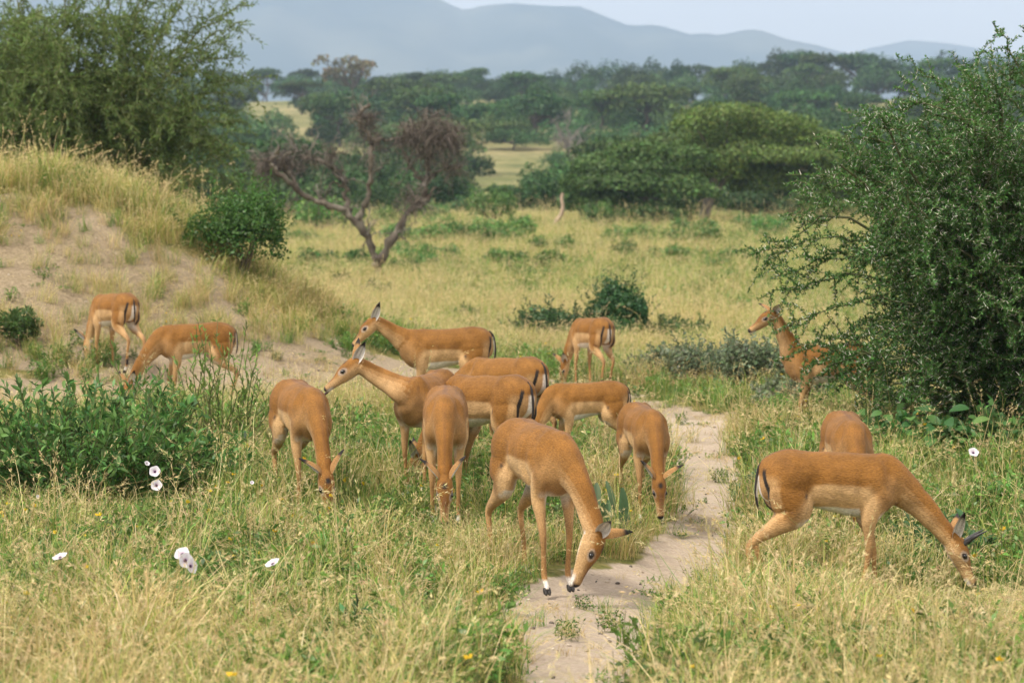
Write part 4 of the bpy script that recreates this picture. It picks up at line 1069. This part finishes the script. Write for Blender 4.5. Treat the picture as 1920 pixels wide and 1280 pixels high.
def bare_tree(px, base, top, w, label, seed, col, name="bare_tree"):
    rng = np.random.default_rng(seed); g = at(px, base); d = g[1]; s = d / FPX; H = (base - top) * s
    root = empty(name, g); tag(root, label, "tree"); B = Bag(); Tw = Bag()
    tr = arch_path((0, 0, -.1), (rng.normal(0, .2), 0, H * .55), 0, 8, .05, rng); B.tube(tr, H * .03, H * .014, col, 7)
    for _ in range(11):
        o, T = along(tr, rng.uniform(.5, .99)); a = rng.uniform(0, 6.28)
        e = o + np.array([math.cos(a) * w * s * .5, math.sin(a) * w * s * .5, 0]) * rng.uniform(.5, 1) + np.array([0, 0, H * rng.uniform(.15, .5)])
        q = arch_path(o, e, .1, 8, .09, rng); B.tube(q, H * .012, H * .004, col, 5)
        for _ in range(24):
            o2, T2 = along(q, rng.uniform(.3, .99)); Tw.tube(arch_path(o2, o2 + unit(T2 * .4 + rng.normal(0, .6, 3)) * H * rng.uniform(.08, .2), 0, 4, .12, rng), H * .003, H * .0012, np.asarray(col) * rng.uniform(.8, 1.2), 3)
    link("trunk", B.mesh("trunk"), M_BARK, root); t = link("twigs", Tw.mesh("twigs"), M_BARK, root); t['kind'] = 'stuff'

def dead_branch():
    g = at(1036, 440); d = g[1]; s = d / FPX; root = None; B = Bag()
    for pts, w0, w1 in (([(1033, 442), (1036, 430), (1043, 415), (1052, 402), (1055, 388), (1053, 372), (1055, 362)], 11, 5), ([(1036, 427), (1050, 424), (1072, 421)], 7, 3)):
        q = catmull([((px - 960) * s - g[0], .02 * i, z_at(py, d) - g[2]) for i, (px, py) in enumerate(pts)], 4); B.tube(q, w0 * s * .5, w1 * s * .5, (.34, .25, .18), 7)
    o = link("dead_branch", B.mesh("dead_branch"), M_BARK); o.location = g; tag(o, "pale broken dead branch sticking up at the meadow's end", "branch")

# ------------------------------------------------------------------ crowns
def crown_bag(blobs, n, size, col, rng, vary=.25, flat=.5, bag=None):
    B = bag or Bag(); vol = np.array([b[3] * b[4] * b[5] for b in blobs]) ** .75; vol = vol / vol.sum()
    for b, w in zip(blobs, vol):
        m = max(8, int(n * w)); d = rand_dirs(m, rng); d[:, 2] = np.where(d[:, 2] < -.35, -d[:, 2] * .6, d[:, 2])
        rr = rng.uniform(.45, 1.0, m) ** .5; lump = 1 + .16 * np.sin(d[:, 0] * 7 + b[0]) * np.sin(d[:, 1] * 6 + b[1] * 2)
        P = np.array(b[:3]) + d * np.array(b[3:6]) * (rr * lump)[:, None]
        N = unit(d * np.array([flat, flat, 1]) + rng.normal(0, .55, (m, 3))); D = np.cross(N, rand_dirs(m, rng))
        sz = size * rng.uniform(.5, 1.3, m)
        B.leaves(P - unit(D) * sz[:, None] * .5, D, N, sz, sz * rng.uniform(.45, .8, m), jitter(col, m, vary, rng) * rng.uniform(.85, 1.15), bend=.08)
    return B

def tree_proto(kind, seed, detail=1.0):
    """unit trees: about 1 m tall, returns (trunk mesh, crown mesh)"""
    rng = np.random.default_rng(seed); T = Bag(); blobs = []
    if kind == 'umbrella':
        W = rng.uniform(.55, .75)
        for _ in range(9):
            a, r = rng.uniform(0, 6.28), W * math.sqrt(rng.random()) * .75; blobs.append((math.cos(a) * r, math.sin(a) * r, .80 - .16 * (r / W) ** 2 + rng.normal(0, .03), rng.uniform(.2, .32), rng.uniform(.2, .32), rng.uniform(.09, .14)))
        blobs.append((0, 0, .83, W * .7, W * .7, .12))
        for _ in range(5):
            a, r = rng.uniform(0, 6.28), W * rng.uniform(.2, .8); blobs.append((math.cos(a) * r, math.sin(a) * r, rng.uniform(.38, .62), rng.uniform(.16, .26), rng.uniform(.16, .26), rng.uniform(.10, .18)))
        col, n, size, z0 = (.055, .098, .028), 2000, .07, .62
    elif kind == 'round':
        W = rng.uniform(.42, .6)
        for _ in range(8):
            a, r = rng.uniform(0, 6.28), W * math.sqrt(rng.random()) * .7; blobs.append((math.cos(a) * r, math.sin(a) * r, .55 + rng.normal(0, .10) - .15 * r, rng.uniform(.2, .3), rng.uniform(.2, .3), rng.uniform(.18, .28)))
        blobs.append((0, 0, .52, W * .8, W * .8, .38)); col, n, size, z0 = (.046, .090, .030), 2000, .065, .4
    elif kind == 'low':
        W = rng.uniform(.7, .95)
        for _ in range(9):
            a, r = rng.uniform(0, 6.28), W * math.sqrt(rng.random()) * .8; blobs.append((math.cos(a) * r, math.sin(a) * r, .42 + rng.normal(0, .08), rng.uniform(.22, .36), rng.uniform(.22, .36), rng.uniform(.25, .42)))
        col, n, size, z0 = (.062, .112, .036), 1800, .075, .3
    else:                                                              # pale, thin crowned
        W = .5
        for _ in range(14):
            a, r = rng.uniform(0, 6.28), W * math.sqrt(rng.random()) * .9; blobs.append((math.cos(a) * r, math.sin(a) * r, .72 + np.clip(rng.normal(0, .10), -.15, .1) - .25 * r, rng.uniform(.10, .17), rng.uniform(.10, .17), rng.uniform(.07, .12)))
        col, n, size, z0 = (.15, .135, .07), 900, .06, .5
    tr = arch_path((0, 0, -.08), (rng.normal(0, .05), rng.normal(0, .05), z0), 0, 6, .06, rng); T.tube(tr, .035, .022, (.10, .085, .065), 6)
    for b in blobs: T.tube(arch_path(along(tr, .75)[0], b[:3], .05, 5, .06, rng), .016, .006, (.10, .085, .065), 4)
    C = crown_bag(blobs, int(n * detail), size / math.sqrt(detail), col, rng)
    return T.mesh("trunk"), C.mesh("crown", False)

def big_acacias():
    rng = np.random.default_rng(61)
    def acacia(base_px, base_y, pads, label, col, trunks, n, size):
        g = at(base_px, base_y); d = g[1]; s = d / FPX; root = empty("umbrella_acacia", g); tag(root, label, "tree", "umbrella acacias at the meadow's end")
        L_ = lambda px, py, dy: np.array([(px - 960) * s - g[0], dy, z_at(py, d) - g[2]])
        blobs = []
        for px, py, w, h, dy in pads:
            c = L_(px, py, dy); blobs.append((*c, w * s / 2, w * s / 2 * .9, h * s / 2))
        T = Bag()
        for pts, r0, r1 in trunks: T.tube(catmull([L_(a, b, c) for a, b, c in pts], 4), r0 * s * .5, r1 * s * .5, (.24, .205, .165), 7)
        fork = L_(*trunks[0][0][-1])
        for b in blobs: T.tube(arch_path(fork, np.array(b[:3]), .06, 7, .05, rng), .09, .03, (.15, .125, .1), 5)
        link("trunk", T.mesh("trunk"), M_BARK, root)
        c = link("crown", crown_bag(blobs, n, size, col, rng, .28).mesh("crown", False), M_ACACIA, root)
    acacia(1318, 432, [(1365, 222, 200, 62, 0), (1300, 240, 110, 48, -1), (1450, 240, 190, 62, .5), (1530, 270, 130, 60, 0), (1400, 262, 260, 60, 2), (1480, 300, 210, 50, -1.5), (1330, 280, 150, 44, 1.5), (1560, 300, 60, 40, 0), (1350, 325, 220, 80, .5), (1590, 290, 80, 46, 0), (1570, 322, 120, 56, -.5), (1460, 345, 190, 80, .5), (1400, 300, 240, 70, -.5), (1250, 330, 120, 60, 0)],
           "tall spreading umbrella acacia with a bright green domed top", (.100, .160, .040), [([(1310, 440, 0), (1322, 400, .2), (1335, 350, .2), (1345, 315, .3)], 24, 14), ([(1325, 390, .2), (1350, 350, .5), (1385, 310, .6)], 13, 8)], 46000, .18)
    acacia(1205, 436, [(1130, 315, 130, 60, 0), (1200, 290, 150, 60, .5), (1265, 300, 150, 70, 1), (1160, 350, 210, 56, -1), (1260, 360, 180, 70, -.5), (1120, 385, 150, 60, 0), (1220, 405, 170, 60, -1), (1100, 350, 110, 60, 0), (1180, 325, 200, 70, 0), (1270, 395, 70, 40, 1.5)],
           "lower bushy umbrella acacia left of the tall spreading one", (.078, .140, .040), [([(1200, 440, 0), (1205, 400, 0), (1212, 370, .2)], 20, 12)], 34000, .18)
    acacia(1555, 425, [(1560, 345, 110, 70, 0), (1530, 375, 80, 60, -.5), (1600, 365, 80, 70, .5), (1560, 395, 130, 50, -.5)],
           "light green bushy acacia between the tall spreading one and the thorn bush", (.11, .17, .04), [([(1555, 430, 0), (1555, 400, 0), (1558, 375, 0)], 12, 8)], 9000, .17)
    acacia(1420, 425, [(1400, 385, 110, 60, 0), (1450, 400, 120, 50, .5)], "dark scrubby acacia under the right side of the tall spreading one", (.06, .10, .036), [([(1425, 430, 0), (1425, 410, 0), (1422, 395, 0)], 12, 8)], 5000, .18)

ORD = ['', 'second', 'third', 'fourth', 'fifth', 'sixth', 'seventh', 'eighth', 'ninth', 'tenth', 'eleventh', 'twelfth', 'thirteenth', 'fourteenth', 'fifteenth', 'sixteenth', 'seventeenth', 'eighteenth', 'nineteenth', 'twentieth']
def order_labels(items):
    """look-alikes of one spot are told apart by their order from the left"""
    by = {}
    for px, o in items: by.setdefault(o['label'], []).append((px, o))
    for lab, L_ in by.items():
        if len(L_) < 2: continue
        for i, (_, o) in enumerate(sorted(L_, key=lambda q: q[0])):
            if i < 20: o['label'] = lab + (', leftmost' if i == 0 else f', {ORD[i]} from left')

def far_trees():
    items = []
    rng = np.random.default_rng(77)
    PR = {k: [tree_proto(k, 100 + 10 * i + j) for j in range(n)] for i, (k, n) in enumerate((('umbrella', 4), ('round', 3), ('low', 3), ('pale', 1)))}
    desc = {'umbrella': 'flat-topped acacia', 'round': 'round dense tree', 'low': 'broad low bush', 'pale': 'thin pale-crowned tree'}
    def where(px, d):
        c = ("behind the left acacia" if px < 460 else "behind the dead tree's left limb" if px < 640 else "behind the dead tree" if px < 880 else "above the pale broken branch" if px < 1120 else
             "behind the bushy acacia" if px < 1260 else "behind the tall umbrella acacia" if px < 1600 else "behind the thorn bush")
        r = "on the skyline" if d > 520 else "high on the slope" if d > 380 else "halfway up the slope" if d > 250 else "low on the slope"
        return r + " " + c
    def put(kind, px, d, h, wscale=1.0, label=None, group=True, tint=None):
        T, C = PR[kind][rng.integers(len(PR[kind]))]
        x = (px - 960) / FPX * d; o = empty("tree" if kind != 'low' else "bush", (x, d, hz(x, d) - .02), rng.uniform(0, 6.28))
        o.scale = (h * wscale, h * wscale, h)
        link("trunk", T, M_BARK, o); link("crown", C, M_FAR, o)
        tag(o, label or f"{desc[kind]} {where(px, d)}", "tree" if kind != 'low' else "bush", "trees and bushes of the far slope" if group else None)
        items.append((px, o)); return o
    clear = ((470, 168, 600, 184), (482, 186, 545, 222), (885, 300, 1035, 346), (1270, 162, 1335, 178), (1590, 160, 1690, 180), (1110, 167, 1140, 178))
    def blocked(px, py, w, h):
        for a, b, c, e in clear:
            if px + w * .30 > a and px - w * .30 < c and py > b and py - h * .8 < e: return True
        return False
    # skyline
    for px0 in np.arange(-60, 2000, 46):
        px = px0 + rng.uniform(-16, 16); d = rng.uniform(560, 660)
        top = np.interp(px, [0, 470, 600, 900, 960, 1050, 1150, 1300, 1325, 1400, 1470, 1560, 1620, 1700, 1760, 1830, 1920], [130, 125, 128, 124, 130, 112, 104, 112, 128, 98, 86, 98, 94, 86, 100, 84, 100]) + rng.uniform(-3, 9)
        x = (px - 960) / FPX * d; h = (z_at(top, d) - hz(x, d))
        put(('umbrella', 'round', 'round')[rng.integers(3)], px, d, max(3.5, h), rng.uniform(.8, 1.15))
        put('low', px + rng.uniform(-14, 14), d - 15, max(3.4, h * (.85 if px < 680 else .72)), rng.uniform(.9, 1.2))
    put('pale', 658, 470, float(z_at(80, 470) - hz((658 - 960) / FPX * 470, 470)), 1.05, "tall tree with a thin pale brown crown rising above the skyline", False)
    ex = ((568, 214, 250, 'umbrella', 3.6, 1.25), (640, 262, 240, 'low', 3.4, 1.0), (598, 268, 235, 'round', 2.2, .9), (650, 188, 430, 'low', 6, .8), (830, 196, 420, 'umbrella', 5.5, 1.2), (975, 205, 380, 'umbrella', 6.2, 1.1), (940, 200, 400, 'round', 5, .8),
          (735, 240, 300, 'umbrella', 6.5, 1.2), (850, 262, 290, 'low', 6.2, 1.0), (790, 285, 260, 'low', 4.2, 1.0), (1085, 180, 470, 'round', 8.5, 1.0), (1180, 192, 440, 'round', 8, .9), (1230, 170, 480, 'round', 9, 1.0), (1130, 250, 330, 'umbrella', 5.4, 1.3), (1015, 262, 300, 'pale', 3.8, 1.0),
          (885, 300, 230, 'pale', 2.2, 1.3), (960, 282, 270, 'low', 3.4, 1.2), (700, 300, 240, 'low', 3.2, 1.1), (1450, 170, 470, 'round', 9, 1.2), (1375, 200, 400, 'umbrella', 7, 1.2), (1560, 220, 350, 'round', 5.5, 1.0))
    for px, by, d, k, h, ws in ex:
        g = at(px, by, 120); put(k, px, g[1], h * g[1] / d, ws)
    k = 0; tries = 0
    while k < 330 and tries < 14000:
        tries += 1
        d = 145 * (560 / 145) ** rng.random(); px = rng.uniform(-80, 2000); x = (px - 960) / FPX * d; g = (x, d, hz(x, d)); u, v = to_px(np.array(g))
        kind = ('umbrella', 'low', 'round', 'low', 'low', 'round')[rng.integers(6)]; h = rng.uniform(3.4, 6.4) * (1 + .45 * sstep(200., 400., d)) * (.72 if kind == 'low' else 1)
        if d < 230 and rng.random() < .25: continue
        w = h * 1.2 * FPX / d; hh = h * FPX / d
        if blocked(u, v, w, hh): continue
        put(kind, px, d, h, rng.uniform(.85, 1.25)); k += 1
    # the rest of the slope's bush: one mass nobody could count
    KC = bpy.data.collections.new("scrub_kinds"); n_ = 0
    for kk in ('low', 'round', 'umbrella'):
        for T, C in PR[kk]:
            ob = bpy.data.objects.new(f"kind_{n_:02d}", C); ob.data.materials.append(M_FAR) if not C.materials else None; KC.objects.link(ob); n_ += 1
    Ps, Rs, Ss, Is = [], [], [], []
    while len(Ps) < 780:
        d = 150 * (660 / 150) ** rng.random(); px = rng.uniform(-220, 2140); x = (px - 960) / FPX * d; g = (x, d, hz(x, d) - .3); u, v = to_px(np.array(g)); h = rng.uniform(2.0, 4.6) * (1 + .5 * sstep(200., 450., d))
        if blocked(u, v, h * 1.3 * FPX / d, h * .75 * FPX / d): continue
        Ps.append(g); Rs.append((0, 0, rng.uniform(0, 6.28))); Ss.append(h); Is.append(rng.integers(7) if rng.random() < .85 else rng.integers(n_))
    scatter("far_scrub", np.array(Ps), np.array(Rs), np.array(Ss), np.array(Is), KC)
    # scrub at the far end of the meadow
    sh = [tree_proto('low', 300 + i, .8) for i in range(3)]
    spots = ((1100, 487, 75, 32), (1212, 512, 42, 28), (882, 538, 62, 28), (858, 472, 62, 58), (975, 452, 46, 46), (1185, 468, 120, 46), (1255, 470, 90, 28), (1130, 440, 110, 62), (920, 436, 110, 82), (852, 392, 74, 46), (600, 452, 130, 78), (560, 470, 80, 40), (760, 490, 80, 36), (925, 470, 60, 26),
             (1320, 448, 90, 26), (1390, 445, 70, 26), (700, 440, 90, 50), (800, 430, 100, 52), (1000, 405, 90, 52), (640, 395, 100, 46), (540, 410, 90, 50), (500, 440, 80, 60), (1480, 445, 80, 40), (660, 345, 110, 56), (740, 330, 90, 48), (590, 335, 90, 40), (520, 330, 80, 44), (800, 375, 90, 50), (700, 385, 110, 50),
             (1290, 590, 60, 16), (1400, 560, 70, 18), (1330, 520, 60, 16), (760, 405, 90, 46), (480, 380, 100, 60), (450, 440, 90, 60), (940, 380, 60, 34), (1060, 405, 70, 44))
    for _ in range(46):
        by = rng.choice([rng.uniform(438, 475), rng.uniform(445, 560)]); px = rng.uniform(570, 1480); q = rng.uniform(.6, 1.2) * (1.1 - (by - 440) / 300)
        if 985 < px < 1095 and by > 436 and by < 475: continue
        spots = spots + ((px, by, 105 * q * rng.uniform(.6, 1.5), 46 * q),)
    for px, by, w, h in spots:
        g = at(px, by, 20); s = g[1] / FPX; T, C = sh[rng.integers(3)]
        o = empty("bush", g, rng.uniform(0, 6.28)); o.scale = (w * s / 1.7, w * s / 1.7, h * s / .75)
        link("trunk", T, M_BARK, o); link("crown", C, M_MEADOW, o)
        c = "left of the dead tree" if px < 700 else "right of the dead tree" if px < 1030 else "before the umbrella acacias"
        r = "bright green bush " if by > 470 else "green bush "
        tag(o, r + ("in the open meadow " if by > 500 else "at the meadow's far edge ") + c, "bush", "bushes of the meadow"); items.append((px, o))
    order_labels(items)
M_MEADOW = foliage_mat("bush_foliage", .3, .25, .02)
hs = [n for n in M_MEADOW.node_tree.nodes if n.type == 'HUE_SAT'][0]; hs.inputs['Saturation'].default_value = 1.12
for n_ in M_MEADOW.node_tree.nodes:
    if n_.type == 'MAP_RANGE' and n_.inputs['To Max'].default_value > .6: n_.inputs['To Min'].default_value, n_.inputs['To Max'].default_value = 1.1, 2.0
dead_tree(); bare_tree(1068, 345, 215, 80, "bare grey-brown leafless tree on the far slope right of the dead one", 9, (.24, .215, .19)); bare_tree(545, 430, 370, 50, "small dark dead tree half hidden behind the mound's right foot", 10, (.10, .075, .06)); dead_branch()
big_acacias(); far_trees(); near_plants()
# ------------------------------------------------------------------ grass, herbs: stuff, scattered with geometry nodes
GREEN, YGREEN, STRAW, PALE = np.array((.115, .225, .040)), np.array((.30, .355, .075)), np.array((.50, .385, .150)), np.array((.58, .47, .235))
def blades(B, n, h, spread, w, cols, lean, rng, seed=0.0, droop=.5):
    for _ in range(n):
        a, r = rng.uniform(0, 6.28), spread * math.sqrt(rng.random()); p = np.array([math.cos(a) * r, math.sin(a) * r, -.01])
        H = h * rng.uniform(.5, 1.15); az = rng.uniform(0, 6.28); l = abs(rng.normal(0, lean)); d = np.array([math.cos(az), math.sin(az), 0])
        sd = np.array([-d[1], d[0], 0]) if rng.random() < .5 else unit(np.cross(d + rand_dirs(1, rng)[0], (0, 0, 1)))
        W = w * rng.uniform(.6, 1.3); c = cols[rng.integers(len(cols))] * rng.uniform(.75, 1.2)
        P = [p, p + d * l * H * .25 + np.array([0, 0, H * .45]), p + d * l * H * .65 + np.array([0, 0, H * (.82 - .1 * droop)]), p + d * l * H * (1.1 + droop * .3) + np.array([0, 0, H * (1 - droop * .25 * min(1, l * 2))])]
        V = [P[0] - sd * W * .5, P[0] + sd * W * .5, P[1] + sd * W * .5, P[1] - sd * W * .5, P[2] + sd * W * .35, P[2] - sd * W * .35, P[3]]
        B.add(V, [(0, 1, 2, 3), (3, 2, 4, 5), (5, 4, 6, 6)], np.concatenate([np.tile(c * .92, (2, 1)), np.tile(c, (5, 1))]))
        if seed and rng.random() < seed:
            T = unit(P[3] - P[2]); m = 12; t = rng.uniform(0, 1, m)[:, None]; q = P[3] + T * (t - .75) * .10 * (h / .5); D = unit(T * .9 + rand_dirs(m, rng) * .6)
            B.leaves(q, D, rand_dirs(m, rng), rng.uniform(.015, .032, m), rng.uniform(.003, .006, m), jitter(PALE, m, .12, rng))

def herb(B, n, h, spread, L_, W, col, rng, flower=None):
    for _ in range(n):
        a, r = rng.uniform(0, 6.28), spread * math.sqrt(rng.random()); p = np.array([math.cos(a) * r, math.sin(a) * r, -.01]); e = p + np.array([rng.normal(0, .06), rng.normal(0, .06), h * rng.uniform(.5, 1.1)])
        P = arch_path(p, e, 0, 4, .08, rng); B.tube(P, .0022, .0014, np.array((.14, .17, .06)), 3)
        m = 9; t = rng.uniform(.2, 1, m); o = np.array([along(P, min(x, .999))[0] for x in t]); B.leaves(o, unit(rand_dirs(m, rng) + np.array([0, 0, .3])), rand_dirs(m, rng) + np.array([0, 0, 1.2]), L_ * rng.uniform(.6, 1.3, m), W * rng.uniform(.7, 1.2, m), jitter(col, m, .22, rng))
        if flower is not None and rng.random() < .5: B.leaves(np.tile(e, (4, 1)), unit(rand_dirs(4, rng) + np.array([0, -.3, .5])), rand_dirs(4, rng), .022, .019, np.asarray(flower))

def make_protos():
    rng = np.random.default_rng(90); C = bpy.data.collections.new("grass_kinds"); k = [0]
    def add(B):
        o = bpy.data.objects.new(f"kind_{k[0]:02d}", B.mesh(f"kind_{k[0]:02d}", False)); o.data.materials.append(M_GRASS); C.objects.link(o); k[0] += 1
    for i in range(3): B = Bag(); blades(B, 46, .30, .11, .0055, [GREEN, GREEN, YGREEN], .6, rng); add(B)                    # 0-2 green
    for i in range(3): B = Bag(); blades(B, 44, .40, .12, .0046, [STRAW, PALE, STRAW, YGREEN], .75, rng, .25); add(B)           # 3-5 straw
    for i in range(3): B = Bag(); blades(B, 48, .36, .13, .0048, [GREEN, YGREEN, STRAW, PALE, YGREEN], .8, rng, .15); add(B)    # 6-8 mixed
    for i in range(2): B = Bag(); blades(B, 9, .66, .12, .0034, [PALE, STRAW, YGREEN], .32, rng, .95, .8); add(B)              # 9-10 seed stalks
    for i in range(3): B = Bag(); herb(B, 18, .26, .13, .046, .022, GREEN * (.75 + .2 * i), rng); add(B)                     # 11-13 herbs
    B = Bag(); herb(B, 12, .34, .12, .026, .010, YGREEN * .8, rng, (.75, .52, .03)); add(B)                                    # 14 yellow flowered herb
    for i in range(2): B = Bag(); blades(B, 26, .13, .12, .0045, [STRAW, PALE, STRAW * .8], 1.4, rng); add(B)                  # 15-16 dry litter
    B = Bag(); herb(B, 14, .07, .13, .022, .014, GREEN, rng); add(B)                                                            # 17 low creeper
    return C
GKINDS = make_protos()

def sample(d0, d1, dens, rng, margin=1.6, k=.235):
    hw1 = k * d1 + margin; n = int(dens * (d1 - d0) * 2 * hw1)
    x, y = rng.uniform(-hw1, hw1, n), rng.uniform(d0, d1, n); m = np.abs(x) < k * y + margin
    return x[m], y[m]

def pick(rng, W):
    W = np.asarray(W); c = np.cumsum(W, 1); c /= c[:, -1:]; return (rng.random(len(W))[:, None] > c).sum(1)

def grass():
    rng = np.random.default_rng(44)
    X, Y = [], []
    for a, b, dn in ((6.2, 11, 62), (11, 16, 56), (16, 23, 44), (23, 38, 30)):
        x, y = sample(a, b, dn, rng); X.append(x); Y.append(y)
    xm = rng.uniform(-9.2, -1.6, 1500), rng.uniform(25.2, 31.5, 1500); X.append(xm[0]); Y.append(xm[1])
    x, y = np.concatenate(X), np.concatenate(Y); b = np.maximum(bare_trail(x, y), .5 * bare_mound(x, y))
    md = gauss(x, y, -6.3, 31.5, 2.55, np.where(y < 31.5, 2.6, 3.2), 1.0)
    g = fbm(x, y, .42, 31); g2 = fbm(x, y, 1.3, 33)
    green = np.clip((g - .5) * 3.4 + .62 + .28 * np.exp(-((y - 15.5) / 3.) ** 2) * (x < .6) - .22 * (y < 11) + .2 * (x > 1.5) * (y < 10.5) - .8 * (md > .25) + .35 * (md > .3) * (x < -6.2) * (y > 30), 0, 1)
    keep = rng.random(len(x)) < (np.clip(1.0 - b * 1.06, .06, 1) + .42 * b * sstep(.50, .64, fbm(x, y, 1.7, 41)) * (y < 30)) * np.clip(.55 + g2 * .9, 0, 1)
    x, y, b, g, green, md, g2 = (v[keep] for v in (x, y, b, g, green, md, g2))
    n = len(x); onb = b > .5
    W = np.zeros((n, 18))
    W[:, 0:3] = (green ** 1.3)[:, None] * .9; W[:, 3:6] = ((1 - green) ** 1.2)[:, None] * .85 + .1; W[:, 6:9] = .62
    W[:, 9:11] = .16; W[:, 11:14] = (green * .75 + .12)[:, None]; W[:, 14] = .12 + .25 * np.exp(-((y - 16) / 3) ** 2); W[:, 15:17] = .12; W[:, 17] = .25
    W[onb] = 0; W[onb, 15:17] = 1.0; W[onb, 17] = .9; W[onb, 11] = .25; W[onb, 0] = .2; W[onb, 4] = .25
    mtop = (md > .62) & (y > 29.6); W[mtop] *= .15; W[mtop, 3:6] += .8; W[mtop, 9:11] += .3; W[mtop, 6:9] += .6; W[mtop, 0:3] += .25 + green[mtop][:, None] * 1.2
    ms = (md > .2) & ~mtop; W[ms, 11:15] *= .2; W[ms, 15:17] += .7; W[ms, 3:6] += .8; W[ms, 6:9] += .5
    pid = pick(rng, W)
    sc = rng.uniform(.65, 1.2, n) * (1 - .45 * np.clip(b * 1.5, 0, 1)) * (.72 + .55 * g2) * np.where(mtop, 1.3, 1.0) * np.where(ms, 1.05, 1.)
    sc *= np.where((y > 10.6) & (y < 15.2) & (np.abs(x - .1) < .95), .70, 1.0) * np.where((x > 1.7) & (y > 11.3) & (y < 13.6), .68, 1.0)
    for gx, gy, gr_ in ((-.42, 14.85, .5), (-1.22, 15.1, .5), (.92, 15.3, .45), (-.66, 16.2, .4), (2.62, 13.2, .5)):      # cropped where they graze
        sc *= 1 - .42 * np.exp(-((x - gx) ** 2 + (y - gy) ** 2) / gr_ ** 2)
    sc *= np.where((x > -4.4) & (x < -1.95) & (y > 14.9) & (y < 16.6), .55, 1.0)
    rot = np.column_stack([rng.normal(0, .12, n), rng.normal(0, .12, n), rng.uniform(0, 6.28, n)])
    P = np.column_stack([x, y, height(x, y) - .03 * bare(x, y)])
    stalk = (pid == 9) | (pid == 10); hb = (pid >= 11) & (pid <= 14) | (pid == 17); gr = ~stalk & ~hb
    for nm, m in (("grass", gr), ("seed_grass", stalk), ("ground_herbs", hb)): scatter(nm, P[m], rot[m], sc[m], pid[m])
    # crumbs of stone and dung on the bare ground
    xp, yp = sample(9, 30, 26, rng); m = rng.random(len(xp)) < bare(xp, yp) ** 2; xp, yp = xp[m], yp[m]; k = len(xp)
    PK = bpy.data.collections.new("pebble_kinds")
    for q in range(4):
        b_ = uv_ball((0, 0, 0), .5, (((.42, .35, .27), (.30, .24, .18), (.07, .055, .04), (.52, .45, .36))[q]), 4); v_ = b_.V[0]; v_ *= (1, .75, .5) * (1 + rng.normal(0, .07, v_.shape))
        o_ = bpy.data.objects.new(f"kind_{q:02d}", b_.mesh(f"pebble_{q:02d}", q == 2)); o_.data.materials.append(M_THORN); PK.objects.link(o_)
    scatter("pebbles", np.column_stack([xp, yp, height(xp, yp) - .033 * bare(xp, yp)]), np.column_stack([rng.uniform(-.5, .5, k), rng.uniform(-.5, .5, k), rng.uniform(0, 6.28, k)]), .010 + .030 * rng.random(k) ** 2.5, rng.integers(0, 4, k), PK)
    # meadow beyond
    X, Y = [], []
    for a, bb, dn in ((37, 55, 11), (55, 85, 5), (85, 150, 2.0)):
        x, y = sample(a, bb, dn, rng, 2.5); X.append(x); Y.append(y)
    x, y = np.concatenate(X), np.concatenate(Y); n = len(x); g = fbm(x, y, .16, 36)
    green = np.clip((g - .52) * 4 + .88, 0, 1); W = np.zeros((n, 18)); W[:, 0:3] = green[:, None] * .8; W[:, 3:6] = (1 - green)[:, None] * .6 + .08; W[:, 6:9] = .7; W[:, 9:11] = .2; W[:, 11:14] = green[:, None] * .4
    pid = pick(rng, W); sc = rng.uniform(.9, 1.5, n) * (1 + np.clip((y - 40) / 70, 0, 1) * .9)
    scatter("meadow_grass", np.column_stack([x, y, height(x, y)]), np.column_stack([rng.normal(0, .12, n), rng.normal(0, .12, n), rng.uniform(0, 6.28, n)]), sc, pid)
grass()
